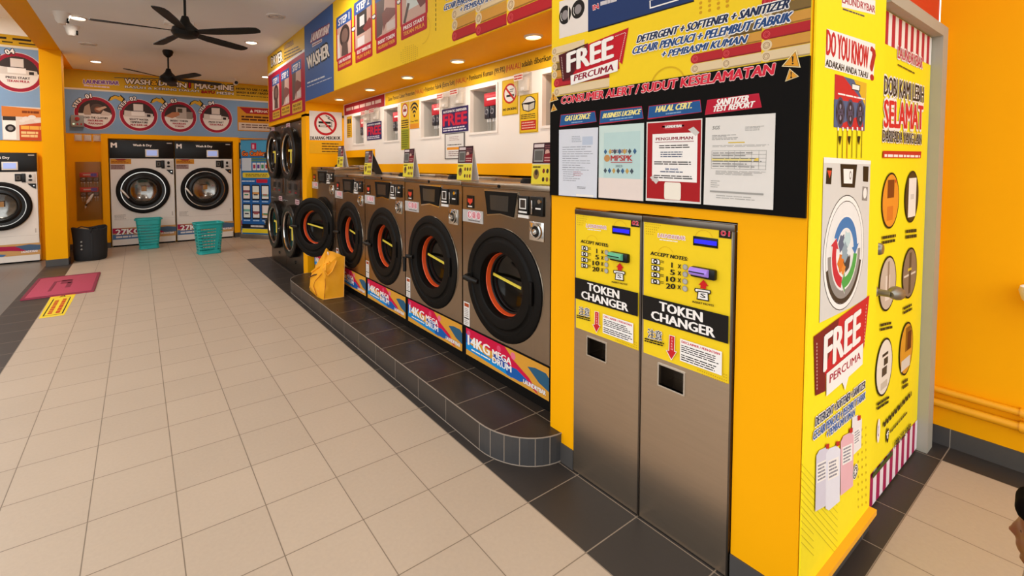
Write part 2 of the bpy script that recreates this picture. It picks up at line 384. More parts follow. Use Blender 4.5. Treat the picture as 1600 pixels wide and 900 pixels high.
# tiled step with rounded corners
R1 = .30; X0 = 1.493; outl = []
for i in range(13):
    t = math.radians(90*i/12); outl.append((1.795-R1*math.sin(t), 1.635+R1*1.05-R1*1.05*math.cos(t)))
for i in range(13):
    t = math.radians(90*i/12); outl.append((1.795-R1*math.cos(t), 5.66+R1*math.sin(t)))
c = MB(); top = outl+[(2.9, 5.97), (2.9, 1.72), (1.795, 1.72)]
c.face([(x, y, .15) for x, y in top], STT)
GR = mat('step grout', '#8b7d70', .7)
TDR = tile('dark riser tile', '#3a332f', '#85776a', size=(.3317, 5), off=(1.95, -1), axes=(1, 2), gw=.0025)
TDC = mat('dark riser mosaic', '#3f3d3d', .4, var=.12, scale=14)
for i, (A, B) in enumerate(zip(outl, outl[1:])):
    if i == 12: c.face([(A[0], A[1], 0), (B[0], B[1], 0), (B[0], B[1], .15), (A[0], A[1], .15)], TDR); continue
    if i % 2 == 0 and i < 12 or i > 12:
        c.face([(A[0], A[1], 0), (B[0], B[1], 0), (B[0], B[1], .15), (A[0], A[1], .15)], TDC)
    else: c.face([(A[0], A[1], 0), (B[0], B[1], 0), (B[0], B[1], .15), (A[0], A[1], .15)], TDC)
for i, A in enumerate(outl):
    if i % 2 == 0 and i <= 12: c.box(A[0]-.002, A[0]+.002, A[1]-.002, A[1]+.002, 0, .15, GR)
c.tube([(x, y, .15) for x, y in outl], .0035, GR, 6); c.tube([(x, y, .003) for x, y in outl], .003, GR, 6)
structure('trim_5', c, 'dark tiled step in front of the washers')
# right-hand front: wall over the door, far wall, door frame
c = MB(); c.box(2.5, 3.63, .625, .72, 2.26, 3.3, mat('red signboard', '#c8201c', .45)); c.box(3.545, 3.75, .60, .72, .1, 2.26, YEL)
structure('wall_front', c)
c = MB(); c.box(3.63, 3.75, -2.0, .62, .1, 3.3, YEL); structure('wall_far_right', c)
c = MB(); c.box(3.622, 3.75, -2.0, .60, 0, .1, SKIRT); c.box(3.545, 3.64, .592, .6, 0, .1, SKIRT); structure('baseboard_far_right', c)
GREY = mat('grey door frame', '#a9a496', .5, var=.04)
c = MB(); c.box(3.445, 3.55, .575, .70, 0, 2.26, GREY); c.box(2.54, 3.445, .575, .70, 2.205, 2.26, GREY); c.box(2.515, 2.536, .600, .70, 0, 2.26, GREY); structure('trim_6', c, 'grey metal door frame')
# door leaf with its printed cover
pd = yplane(.618); ZE = Z(1250, 0, 3.6); ZF = Z(1250, 230, 3.6); ZG = Z(1240, 460, 3.75); ZH = Z(1240, 650, 3.6)
b = MB(); b.box(2.537, 3.443, 0, .045, .008, 2.203, mat('door leaf', '#f6e23a', .4)); door = b.build('door_1', loc=(0, .618, 0)); tag(door, 'yellow door with red and white striped ends and oval pictures', None, None, 'structure')
# lamps -----------------------------------------------------------
LAMPW = mat('lit lamp disc', '#fff0dc', .5, emit=9); LAMPY = mat('lit warm lamp disc', '#ffe6a0', .5, emit=9); RIM = mat('lamp trim ring', '#d9cfc2', .4)
def downlight(x, y, z, label, group, disc=LAMPW, r=.085, watt=30, col=(1, .93, .84)):
    t = empty('downlight', (x, y, z), 0, label, 'ceiling light', group)
    MB().lathe([(r*.82, -.002), (r*.86, -.012), (r, -.010), (r*1.08, 0)], (0, 0, 0), RIM, 28, 'z').build('trim_ring', t)
    MB().lathe([(0, -.004), (r*.82, -.004)], (0, 0, 0), disc, 28, 'z').build('diffuser', t)
    ld = bpy.data.lights.new('downlight_lamp', 'AREA'); ld.shape = 'DISK'; ld.size = r*1.5; ld.energy = watt*LAMP; ld.color = col
    lo_ = bpy.data.objects.new('downlight_lamp', ld); COL.objects.link(lo_); lo_.parent = t; lo_.location = (0, 0, -.016)
    return t
CL = 'round downlights in the white ceiling'
for x, y, lb in ((-.545, 7.13, 'lit round downlight in the ceiling between the two white camera domes'), (1.39, 7.17, 'lit round downlight in the ceiling beyond the tip of the nearer fan blade'),
                 (-.54, 9.93, 'lit round downlight in the ceiling just right of the yellow pillar top'), (2.155, 9.8, 'lit round downlight in the ceiling half behind the red dryer poster')):
    downlight(x, y, 3.3, lb, CL)
for x in (-.545, 1.39):          # more of the row, nearer than the photograph shows
    for y in (4.35, 1.55): downlight(x, y, 3.3, 'round downlight in the near part of the ceiling', CL)
for y in (8.8, 8.1): downlight(-2.6, y, 3.85, 'added unseen lamp brightening the pale outer bay beyond the left edge', 'added lamps in the outer ceiling', watt=150)  # added out of view to brighten the outer bay and its banner
SL = 'small downlights under the yellow bulkhead'
for y, lb in zip((5.48, 4.58, 3.755, 2.955, 2.13), ('small lit downlight under the bulkhead nearest the no smoking sign', 'small lit downlight under the bulkhead, second from the no smoking sign',
        'small lit downlight in the middle of the row under the bulkhead', 'small lit downlight under the bulkhead, second from the black notice board', 'small lit downlight under the bulkhead nearest the black notice board')):
    downlight(2.055, y, 2.345, lb, SL, LAMPY, .055, 10, (1, .91, .79))
# ================================================================ washers
C1 = Z(700, 260, 5.625); C2 = Z(700, 360, 5.625); C3 = Z(640, 460, 4.5)
BAN = 'print '
def washer(c, label, lid=1.28, handle='level', swing=0):
    """stainless front-loading washer; root at the middle of its front foot"""
    W2 = .4165; t = empty('washing_machine', (1.86, c, .15), -math.pi/2, label, 'washing machine', 'stainless washers on the tiled step')
    dc = (0.005, .647); H = lid-.035
    b = MB(); b.holeplate(-W2, W2, .285, H, 0, dc, .30, STEEL); b.box(-W2, -W2+.004, 0, .85, .285, H, STEEL); b.box(W2-.004, W2, 0, .85, .285, H, STEEL); b.box(-W2, W2, .84, .85, .285, H, STEEL)
    b.box(-W2, W2, .0, .85, .28, .285, STEEL); b.build('body', t)
    b = MB(); b.box(-W2, W2, -.012, .30, H+.002, lid, STEEL, .006); b.box(-W2, W2, .30, .85, H+.002, lid+.02, STEEL, .006); b.build('top_panel', t)
    MB().lathe([(0, -.005), (.010, -.005), (.012, 0)], (-.011, -.012, lid-.018), BLKM, 16).build('lock', t)
    MB().lathe([(0, .03), (.04, .03), (.052, .012), (.055, 0)], (.03, .2, lid), BLKM, 20, 'z').build('hopper_cap', t)
    b = MB(); b.box(-W2, W2, .03, .85, -.0, .06, BLKM); b.box(-W2, W2, .012, .85, .06, .28, BLKM); b.build('plinth', t)
    # control window
    k = lid-1.28; b = MB(); P = [(-.157, 1.228+k), (.149, 1.227+k), (.12, 1.081+k), (-.005, 1.094+k), (-.129, 1.078+k)]
    b.prism(P, lambda a, z, h: Vector((a, -h, z)), 0, .012, BLKM); b.prism([(-.165, 1.236+k), (.157, 1.235+k), (.126, 1.072+k), (-.005, 1.086+k), (-.136, 1.069+k)], lambda a, z, h: Vector((a, -h, z)), 0, .007, CHROME)
    p = b.build('control_window', t); b = MB(); b.prism([(-.10, 1.205+k), (.08, 1.205+k), (.075, 1.11+k), (-.092, 1.11+k)], lambda a, z, h: Vector((a, -h, z)), .012, .014, mat('dark screen', '#3a3632', .12, var=.1)); b.build('screen', p)
    # card reader, coin unit
    b = MB(); b.box(.158, .246, -.010, 0, 1.105+k, 1.214+k, BLK, .004); b.box(.158, .246, -.007, 0, 1.085+k, 1.103+k, PAPER); p = b.build('price_plate', t)
    D = Draw(xplane(1.86), 'label_print', p, n0=.0105); fr = Frame((.158, 1.214+k), (.088, 0), (0, -.109))
    D.rect(.18, .14, .82, .70, PAPER, fr); D.rect(.26, .2, .74, .64, '#3a302a', fr); D.lines(.1, .8, .9, .92, 1, WH, fr, .8, 0, 4); D.done()
    b = MB(); b.box(.264, .366, -.012, 0, 1.105+k, 1.216+k, BLK, .004); p = b.build('card_reader', t)
    b = MB(); b.box(.285, .293, -.026, -.012, 1.115+k, 1.195+k, CHROME, .002); b.lathe([(0, -.022), (.012, -.022), (.014, -.012)], (.345, 0, 1.19+k), CHROME, 16); b.box(.31, .35, -.014, -.012, 1.145+k, 1.153+k, WH); b.build('slot', p)
    b = MB(); b.box(.252, .368, -.006, 0, .964+k, 1.072+k, CHROME, .003); p = b.build('coin_box', t)
    b = MB(); b.lathe([(.046, -.006), (.044, -.016), (.034, -.018), (.030, -.012), (.018, -.012), (.016, -.024), (.006, -.026), (0, -.02)], (.31, 0, 1.018+k), CHROME, 28); b.lathe([(0, -.013), (.031, -.013)], (.31, 0, 1.018+k), BLK, 28); b.build('lock_ring', p)
    # plates: red bird sign, price plate
    b = MB(); b.box(-.362, -.284, -.004, 0, 1.102+k, 1.188+k, BLK); p = b.build('maker_plate', t)
    D = Draw(xplane(1.86), 'emblem_print', p, n0=.0045); fr = Frame((-.362, 1.188+k), (.078, 0), (0, -.086))
    D.poly([(.15, .2), (.36, .3), (.5, .22), (.64, .3), (.85, .2), (.84, .5), (.62, .62), (.5, .74), (.38, .62), (.16, .5)], '#d8432b', fr); D.lines(.2, .8, .8, .92, 1, WH, fr, .8, 0, 3); D.done()
    b = MB(); b.box(-.409, -.185, -.004, 0, 1.007+k, 1.089+k, mat('silver plate', '#b9b4b2', .4, var=.03)); p = b.build('price_sign', t)
    D = Draw(xplane(1.86), 'price_print', p, n0=.0045); fr = Frame((-.409, 1.089+k), (.224, 0), (0, -.082))
    for q in (.36, .58, .80): D.ell((q, .38), .026, .027, '#f5e4e8', fr)
    for q, s_ in ((.36, '1'), (.58, '0'), (.80, '0')): D.ell((q, .38), .021, .022, '#c22a44', fr, hole=.75); D.text(s_, (q-.04, .54), (q+.04, .54), (q-.04, .22), '#c22a44', fr, .02)
    D.lines(.3, .76, .9, .9, 1, '#6a6262', fr, .6, .1); D.done()
    # warning sticker low on the left
    D = Draw(xplane(1.86), 'warning_sticker', t, n0=.001); fr = Frame((-.404, .446), (.07, 0), (0, -.165))
    D.rect(0, 0, 1, 1, PAPER, fr); D.rect(.12, .05, .88, .2, '#a5471f', fr); D.lines(.15, .25, .85, .62, 5, '#8f8078', fr, .4); D.rect(.08, .66, .92, .71, BK, fr); D.lines(.15, .75, .85, .96, 3, '#8f8078', fr, .4); D.done('white strip of warnings')
    # banner
    D = Draw(xplane(1.86), 'banner', t, n0=-.0075); fr = Frame((-.388, .262), (.79, 0), (0, -.188))
    D.rect(0, 0, 1, 1, '#d99a35', fr); D.poly([(0, .05), (.0, 0), (.52, 0), (.62, .30), (.8, .62), (.9, 1), (.72, .72), (.5, .45), (.3, .38), (.0, .30)], '#cf1440', fr)
    D.poly([(0, .52), (.25, .62), (.5, .72), (.62, .93), (.3, .86), (0, .80)], '#1389cf', fr); D.poly([(.0, .2), (.12, .45), (.02, .55), (0, .55)], '#2b5fb0', fr)
    D.poly([(.36, .45), (.5, .42), (.62, .62), (.5, .75), (.4, .62)], '#2a4a9c', fr); D.poly([(.5, .6), (.66, .55), (.8, .75), (.7, .9), (.55, .9)], '#1c5aa8', fr)
    D.poly([(.78, .28), (.86, .2), (.97, .2), (1, .3), (1, .72), (.9, .6)], '#2d5a78', fr); D.poly([(.6, .0), (1, 0), (1, .16), (.75, .2)], '#d99a35', fr)
    for q, r_, cc in ((.45, .02, '#e0456a'), (.62, .022, '#e8708a'), (.04, .02, '#d0507a')): D.ell((q, .18), r_, r_, cc, fr)
    D.text('14KG', (.03, .60), (.33, .60), (.03, .24), WH, fr, .03); D.text('MEGA', (.37, .52), (.6, .52), (.37, .30), WH, fr, .02); D.text('DRUM', (.37, .76), (.6, .76), (.37, .55), WH, fr, .02)
    D.lines(.08, .68, .34, .76, 1, WH, fr, .6, 0, 4); D.text('LAUNDRYBAR', (.74, .88), (.97, .88), (.74, .74), WH, fr, .02, ('#7a1838', .06)); D.done()
    # the door
    piv = .352 if swing else 0
    dt = empty('door', (dc[0]+piv, 0, dc[1]), math.radians(swing)); dt.parent = t
    def L(prof, m, nm, par=dt, seg=64): return MB().lathe(prof, (-piv, 0, 0), m, seg).build(nm, par)
    L([(.352, .0), (.352, -.010), (.346, -.014), (.305, -.016), (.298, -.008), (.285, -.006), (.276, -.010), (.268, -.020), (.215, -.022), (.205, -.016), (.203, .0), (.201, .030), (.215, .06), (.28, .05), (.33, .0), (.352, 0)], BLKM, 'ring')
    L([(.198, .030), (.194, .034), (.190, .062), (.196, .066)], ORG, 'gasket')
    L([(.190, .062), (.180, .066), (.176, .085), (.168, .088)], BLK, 'inner_ring')
    L([(.172, .086), (.15, .088), (.13, .094), (.10, .102), (.06, .108), (0, .11)], GLS, 'glass')
    L([(.352, .0), (.357, -.003), (.357, .002)], CHROME, 'edge_trim')
    b = MB(); M4 = Matrix.Translation((-.035-piv, .07, .008)) @ Matrix.Rotation(math.radians(8), 4, 'Y'); b.box(-.135, .135, -.002, .002, -.009, .009, YREF, 0, M4); b.build('yellow_strip', dt)  # flat strip paints the yellow reflection in the washer glass
    b = MB()
    if handle == 'level': b.tube([(-.21-piv, -.03, -.02), (-.27-piv, -.05, -.012), (-.325-piv, -.055, -.008)], [.016, .02, .017], BLK, 12); b.lathe([(0, -.058), (.02, -.058), (.024, -.03)], (-.30-piv, 0, 0), BLK, 16)
    elif handle == 'down': b.tube([(-.24-piv, -.03, -.0), (-.31-piv, -.05, .0), (-.335-piv, -.055, -.015), (-.335-piv, -.055, -.13)], [.015, .016, .016, .015], BLK, 12)
    else: b.tube([(-.23-piv, -.03, -.0), (-.30-piv, -.05, .0), (-.33-piv, -.055, -.0)], [.015, .019, .012], BLK, 12)
    b.build('handle', dt)
    b = MB(); b.box(.27-piv, .29-piv, -.028, -.012, -.06, .08, BLKM, .004); b.build('hinge', dt)
    if swing:      # ring left on the body, dark drum behind the opened door
        b = MB(); b.lathe([(.36, 0), (.36, -.02), (.30, -.024), (.29, .0), (.25, .12)], (dc[0], 0, dc[1]), BLKM, 48); b.build('door_ring', t)
        b = MB(); b.lathe([(.25, .12), (.27, .14), (.27, .5), (0, .5)], (dc[0], 0, dc[1]), STEELD, 32); b.build('drum', t)
    else:
        b = MB(); b.lathe([(.21, .07), (.27, .12), (.27, .5), (0, .5)], (dc[0], 0, dc[1]), STEELD, 32); b.build('drum', t)
    return t
Wp = .838
washer(2.201, 'stainless washer beside the yellow wall by the token changers, level door handle', 1.28, 'level')
washer(2.201+Wp, 'stainless washer with its black door handle hanging straight down', 1.285, 'down')
washer(2.201+2*Wp, 'stainless washer in the middle of the row of five on the step', 1.29, 'level')
washer(2.201+3*Wp, 'stainless washer just right of the one with the open door', 1.295, 'side')
washer(2.201+4*Wp, 'stainless washer with its round door swung open, next to the dryers', 1.37, 'side', 24)
# ================================================================ stacked dryers
def dryer(c, label):
    t = empty('stacked_dryer', (1.80, c, 0), -math.pi/2, label, 'dryer', 'stacked stainless dryers')
    hw = .447; b = MB()
    for z0, z1, zc in ((.1, 1.075, .615), (1.36, 2.14, 1.70)): b.holeplate(-hw, hw, z0, z1, 0, (-.01, zc), .29, STEELD)
    b.box(-hw, hw, 0, .02, 1.075, 1.36, STEELD); b.box(-hw, -hw+.006, 0, 1.0, .02, 2.14, STEELD); b.box(hw-.006, hw, 0, 1.0, .02, 2.14, STEELD); b.box(-hw, hw, .95, 1.0, .02, 2.14, STEELD); b.box(-hw, hw, 0, 1.0, 2.135, 2.14, STEELD); b.box(-hw, hw, .0, .02, .02, .1, STEELD); b.box(-hw+.02, hw-.02, .03, .9, 0, .02, BLKM)
    b.build('body', t)
    for zc in (.615, 1.70):
        dt = empty('door', (-.01, 0, zc)); dt.parent = t
        MB().lathe([(.37, 0), (.37, -.07), (.355, -.085), (.31, -.09), (.27, -.075), (.255, -.06), (.25, -.02), (.28, .0), (.37, .0)], (0, 0, 0), BLK, 56).build('ring', dt)
        MB().lathe([(.262, -.066), (.268, -.078), (.276, -.082), (.28, -.08)], (0, 0, 0), CHROME, 56).build('trim_ring', dt)
        MB().lathe([(.256, -.045), (.2, -.03), (.1, -.015), (0, -.012)], (0, 0, 0), GLS, 48).build('glass', dt)
        b = MB(); b.box(-.11, .11, -.034, -.030, .03, .062, YREF); b.box(-.005, .06, -.034, -.030, -.13, .03, YREF); b.build('yellow_reflection', dt)  # yellow bars paint a T-shaped reflection in the dryer glass
        b = MB(); b.box(-.40, -.35, -.11, -.06, -.04, .04, BLK, .008); b.lathe([(0, -.016), (.012, -.014), (.014, 0)], (-.375, -.11, .0), CHROME, 16); b.build('handle', dt)
    for zc in (1.075, 2.02):
        p = MB().box(-hw+.02, hw-.02, -.006, 0, zc-.11 if zc > 2 else zc+.02, zc+.09 if zc > 2 else zc+.27, STEELD, .003).build('control_panel', t)
    b = MB(); b.box(-.30, .32, -.012, -.005, 1.12, 1.34, mat('smoked panel', '#3b3432', .25, var=.1), .004); p = b.build('display_panel', t)
    for x in (-.2, .1):
        b = MB(); b.box(x, x+.12, -.016, -.011, 1.2, 1.28, BLK); b.box(x+.02, x+.1, -.018, -.011, 1.15, 1.17, mat('red button print', '#8a2026', .4)); b.build('button', p)
    for zc in (1.02, 2.09):
        b = MB(); b.lathe([(0, -.02), (.018, -.018), (.02, 0)], (-.38, 0, zc), CHROME, 16); b.lathe([(0, -.02), (.018, -.018), (.02, 0)], (.38, 0, zc), CHROME, 16); b.build('lock', t)
        D = Draw(xplane(1.8), 'label_print', t, n0=.0075); fr = Frame((-.2+(.3 if zc < 2 else -.1), zc+.05), (.2, 0), (0, -.07)); D.rect(0, 0, 1, 1, '#c9a9ae', fr); D.lines(.1, .15, .9, .9, 2, '#7a3540', fr, .5); D.done()
    b = MB(); b.lathe([(0, -.012), (.02, -.012), (.024, 0)], (.05, 0, .18), BLK, 16); b.build('drain_knob', t)
    return t
dryer(6.625, 'stainless stacked dryer next to the yellow post and the washers')
dryer(7.522, 'stainless stacked dryer next to the blue banner stand')
# ================================================================ white wash and dry machines
def combo(loc, label, kg, s=1., words='Wash & Dry', sliver=False):
    t = empty('washer_dryer', loc, 0, label, 'washing machine', 'white wash and dry machines along the back wall')
    hw = .517; PL = yplane(0); b = MB(); dc = (0, 1.055)
    b.holeplate(-hw, hw, .03, 1.672, 0, dc, .40, ENAM); b.box(-hw, -hw+.006, 0, .14, .03, 2.02, ENAM); b.box(hw-.006, hw, 0, .14, .03, 2.02, ENAM); b.box(-hw, hw, .13, .14, .03, 2.02, ENAM); b.box(-hw, hw, 0, .14, 2.015, 2.02, ENAM); b.box(-hw+.02, hw-.02, .02, .13, 0, .03, BLKM); b.build('body', t)
    p = MB().box(-hw, hw, -.008, .02, 1.675, 2.02, BLK, .004).build('control_panel', t)
    b = MB(); b.box(.042, .259, -.018, -.006, 1.705, 1.853, ENAM, .004); q = b.build('display', p)
    b = MB(); b.box(.065, .235, -.0205, -.017, 1.73, 1.832, mat('lit blue grey screen', '#93a3d6', .3, emit=.55)); b.build('screen', q)
    D = Draw(PL, 'panel_lettering', p, n0=.009); D.text('M', (-.486, 1.877), (-.403, 1.877), (-.486, 1.968), WH, FI, .05); D.text(words, (-.148, 1.908), (.148, 1.908), (-.148, 1.95), WH, FI, .02)
    D.rect(.40, 1.965, .485, 1.985, '#b8b0a8', FI); D.done()
    dt = empty('door', (0, 0, 1.055)); dt.parent = t
    MB().lathe([(.437, 0), (.437, -.03), (.42, -.05), (.385, -.056), (.36, -.05)], (0, 0, 0), BLKM, 64).build('ring', dt)
    MB().lathe([(.366, -.051), (.362, -.057), (.350, -.057), (.346, -.05)], (0, 0, 0), CHROME, 64).build('chrome_ring', dt)
    MB().lathe([(.348, -.051), (.30, -.045), (.285, -.055), (.25, -.06), (.232, -.05), (.225, -.02)], (0, 0, 0), BLK, 56).build('inner_ring', dt)
    MB().lathe([(.225, -.02), (.21, .02), (.16, .05), (.08, .065), (0, .07)], (0, 0, 0), mat('polished drum', '#b6b2ac', .16, metal=1, var=.35, scale=14), 40).build('drum', dt)
    b = MB(); b.box(-.045, .035, -.002, .002, -.045, .05, mat('orange sticker', '#d8922e', .5), 0, Matrix.Translation((.01, .03, .03))); b.build('orange_sticker', dt)
    MB().lathe([(.226, -.03), (.16, -.06), (.08, -.073), (0, -.077)], (0, 0, 0), mat('door glass clear', '#20201f', .03, spec=.7, var=.01, trans=.72), 40).build('glass', dt)
    b = MB(); b.tube([(-.35, -.06, .02), (-.32, -.085, -.01), (-.285, -.09, -.06), (-.235, -.085, -.13)], [.022, .02, .018, .012], mat('pale metal handle', '#dcd8d2', .3, metal=.3), 10); b.build('handle', dt)
    b = MB(); b.box(.21, .30, -.01, 0, 1.50, 1.635, BLK, .003); b.box(.30, .355, -.012, 0, 1.478, 1.64, BLK, .003); b.box(.36, .487, -.010, 0, 1.478, 1.64, mat('pale plate', '#c9c5c0', .35), .003); p = b.build('coin_unit', t)
    D = Draw(PL, 'coin_print', p, n0=.0125); D.rect(.225, 1.525, .285, 1.605, '#5b5650', FI); D.rect(.245, 1.545, .265, 1.585, '#2a2623', FI); D.ell((.42, 1.59), .022, .03, BK, FI); D.ell((.42, 1.52), .03, .018, BK, FI); D.done()
    b = MB(); b.prism([(.376, 1.456), (.494, 1.456), (.494, 1.356), (.45, 1.375)], lambda a, z, h: Vector((a, -h, z)), 0, .008, BLK); b.lathe([(0, -.012), (.012, -.012), (.013, -.007)], (.465, 0, 1.415), CHROME, 12); b.build('lock', t)
    D = Draw(PL, 'sticker', t, n0=.001); fr = Frame((-.505, 1.663), (.32, 0), (0, -.095)); D.rect(0, 0, 1, 1, '#c98a28', fr); D.poly([(.2, 0), (.8, 0), (.66, .3), (.34, .3)], '#8f2016', fr); D.lines(.05, .4, .95, .9, 2, '#8f4a10', fr, .6)
    D.done('orange instruction sticker'); D = Draw(PL, 'sticker', t, n0=.001); fr = Frame((-.505, 1.56), (.22, 0), (0, -.095)); D.rect(0, 0, 1, 1, '#a88c86', fr); D.lines(.05, .1, .95, .9, 3, '#6d4f4c', fr, .6)
    D.done('pale brown instruction sticker'); D = Draw(PL, 'serial_print', t, n0=.001); fr = Frame((-.47, .615), (.18, 0), (0, -.1)); D.lines(0, 0, 1, 1, 4, '#b3aba4', fr, .5); D.rect(-.02, 1.12, 5.4, 1.14, '#9c948d', fr); D.rect(5.15, -.1, 5.25, .7, '#b8b0a9', fr); D.done()
    D = Draw(PL, 'banner', t, n0=.0015); fr = Frame((-.505, .356), (1.03, 0), (0, -.215)); D.rect(0, 0, 1, 1, '#c79a60', fr); D.poly([(0, 0), (.3, .1), (.72, .2), (.95, .75), (.6, .55), (0, .45)], '#a91f47', fr)
    D.poly([(0, .55), (.3, .62), (.55, .85), (.5, 1), (0, 1)], '#4a6f9c', fr); D.poly([(.66, .2), (.85, .1), (1, .2), (1, .6), (.85, .75)], '#4a6280', fr); D.text(kg, (.05, .58), (.42, .58), (.05, .12), WH, fr, .05, ('#6e2238', .09)); D.lines(.05, .68, .42, .9, 1, '#dcd6d4', fr, .7, .1, 4)
    D.text('LAUNDRYBAR', (.74, .8), (.96, .8), (.74, .62), WH, fr, .02, ('#7a1838', .06)); D.done()
    t.scale = (s, s, s)
    return t
FI = Frame((0, 0), (1, 0), (0, 1))
combo((.085, 10.757, 0), 'white wash and dry machine behind the smaller teal basket, left of the pair', '27KG')
combo((1.137, 10.757, 0), 'white wash and dry machine right of the pair, behind the nearer teal basket', '27KG')
combo((-1.778, 9.87, 0), 'white wash and dry machine left of the yellow pillar, cut by the photo edge', '18KG', .865)
combo((2.315, 10.757, 0), 'white wash and dry machine mostly hidden behind the blue banner stand', '27KG')
# ================================================================ token changers
ZC = Z(880, 320, 5.625); ZD = Z(880, 440, 5.0); PT = xplane(1.785)
def changer(c, num, label, mouth):
    hw = .1855; t = empty('token_changer', (1.785, c, 0), -math.pi/2, label, 'change machine', 'token changers in the yellow wall')
    lo = Vector((-.9915, 0)); q = lambda p: PT.uv(p)-lo
    a, b_ = q(ZD(752, 645)), q(ZD(938, 890)); hx0, hz1 = a.x, a.y; hx1, hz0 = q(ZD(942, 800)).x, b_.y+.005
    H = 1.328
    b = MB(); b.holebox(-hw, hw, .004, H-.026, hx0, hx1, hz0, hz1, 0, .012, CSTEEL); b.build('front_panel', t)
    b = MB(); b.box(-hw, hw, -.006, .02, H-.026, H, STEELD, .003); b.box(hw-.007, hw, -.005, 0, .004, H-.026, STEELD); b.box(-hw, -hw+.004, .012, .4, 0, H-.026, STEELD); b.box(hw-.004, hw, .012, .4, 0, H-.026, STEELD); b.box(-hw, hw, .38, .4, 0, H-.026, STEELD); b.build('cabinet', t)
    b = MB(); b.holebox(hx0-.006, hx1+.006, hz0-.006, hz1+.006, hx0, hx1, hz0, hz1, -.004, .002, CHROME); b.box(hx0-.004, hx0, .012, .12, hz0, hz1, STEELD); b.box(hx1, hx1+.004, .012, .12, hz0, hz1, STEELD); b.box(hx0, hx1, .11, .12, hz0, hz1, STEELD); b.box(hx0, hx1, .012, .12, hz1, hz1+.004, STEELD)
    b.box(hx0, hx1, .0, .12, hz0-.004, hz0, STEEL); b.build('token_chute', t)
    # printed front
    D = Draw(PT, 'printed_front', t, o=(lo.x, 0), n0=.001)
    D.poly([ZC(712, 130), ZC(1482, 206), ZD(1296, 800), ZD(628, 552)], YP)
    for i in range(5):      # dots and rings of the pattern
        for j in range(8-i): D.ell(ZC(728+j*18+i*2, 165+i*22+j*2.5), .0022, .0022, '#c39a16', seg=8)
    for (cx, cy, rx, ry) in ((905, 440, 80, 75), (1240, 300, 95, 100)):
        D.ell(ZC(cx, cy), .034, .034, '#d8a91c', hole=.96, a0=20, a1=180)
    D.text('LAUNDRYBAR', ZC(835, 283), ZC(1075, 312), ZC(838, 250), WH, None, .03, ('#f4e8e0', .10)); D.text('LAUNDRYBAR', ZC(838, 281), ZC(1072, 310), ZC(841, 252), '#c02a58', None, .0)
    D.lines(0, 0, 1, 1, 1, WH, D.fr3(ZC(850, 298), ZC(1010, 318), ZC(850, 310)), .7, 0, 6)
    D.poly([ZC(1375, 205), ZC(1484, 217), ZC(1480, 300), ZC(1371, 286)], BK); D.text(num, ZC(1388, 266), ZC(1466, 277), ZC(1391, 226), '#d8354c', None, .02, ('#f3d6d8', .06))
    D.text('ACCEPT NOTES:', ZC(771, 438), ZC(1095, 492), ZC(776, 408), BK, None, .02)
    for i, (tx, x0, x1) in enumerate((('1', 957, 978), ('5', 946, 985), ('10', 914, 990), ('20', 912, 990))):
        dy = i*61; ic = ZC(815, 499+dy)
        D.poly([ZC(779, 468+dy*.97), ZC(845, 477+dy*.97), ZC(856, 490+dy*.97), ZC(856, 527+dy*.95), ZC(779, 516+dy*.95)], BK)
        D.poly([ZC(784, 474+dy*.97), ZC(841, 482+dy*.97), ZC(850, 492+dy*.97), ZC(850, 519+dy*.95), ZC(784, 510+dy*.95)], WH); D.ell(ZC(815, 497+dy*.96), .010, .010, BK); D.ell(ZC(815, 497+dy*.96), .004, .004, WH)
        D.text('=', ZC(862, 520+dy*.98), ZC(888, 524+dy*.98), ZC(863, 478+dy*.98), BK, None, .01)
        D.text(tx, ZC(x0, 550+dy), ZC(x1, 556+dy), ZC(x0+1, 505+dy), BK, None, .02); D.text('X', ZC(1012, 556+dy), ZC(1040, 560+dy), ZC(1013, 520+dy), BK, None, .02)
        D.ell(ZC(1077, 547+dy*1.03), .0105, .0115, '#8d8a86'); D.ell(ZC(1077, 547+dy*1.03), .008, .009, '#b6b2ac')
    D.poly([ZC(1240, 658), ZC(1284, 712), ZC(1265, 711), ZC(1262, 738), ZC(1213, 731), ZC(1216, 704), ZC(1197, 700)], '#d21e1c')
    D.poly([ZC(1165, 728), ZC(1302, 748), ZC(1308, 768), ZC(1298, 786), ZC(1168, 764), ZC(1160, 746)], BK); D.poly([ZC(1174, 736), ZC(1294, 754), ZC(1298, 766), ZC(1292, 776), ZC(1174, 757), ZC(1169, 746)], WH)
    D.poly([ZC(1190, 752), ZC(1283, 766), ZC(1289, 848), ZC(1180, 828)], BK); D.poly([ZC(1198, 762), ZC(1276, 774), ZC(1279, 837), ZC(1190, 820)], WH); D.text('S', ZC(1212, 808), ZC(1258, 817), ZC(1214, 774), BK, None, .04)
    D.text('INSERT NOTES', ZC(1143, 856), ZC(1330, 892), ZC(1145, 840), BK, None, .02)
    D.poly([ZD(628, 100), ZD(1300, 268), ZD(1296, 484), ZD(628, 287)], BK)
    D.text('TOKEN', ZD(762, 222), ZD(1093, 314), ZD(762, 152), WH, None, .028); D.text('CHANGER', ZD(698, 288), ZD(1190, 434), ZD(698, 222), WH, None, .028)
    D.text('注意', ZD(668, 430), ZD(778, 456), ZD(669, 375), BK, None, .012, (WH, .06))
    D.lines(0, 0, 1, 1, 2, BK, D.fr3(ZD(645, 432), ZD(800, 474), ZD(643, 466)), .6, .1)
    D.poly([ZD(836, 412), ZD(882, 424), ZD(879, 540), ZD(896, 545), ZD(853, 612), ZD(811, 530), ZD(832, 534)], WH); D.poly([ZD(840, 417), ZD(878, 428), ZD(875, 543), ZD(890, 549), ZD(853, 604), ZD(817, 533), ZD(836, 537)], '#c92226')
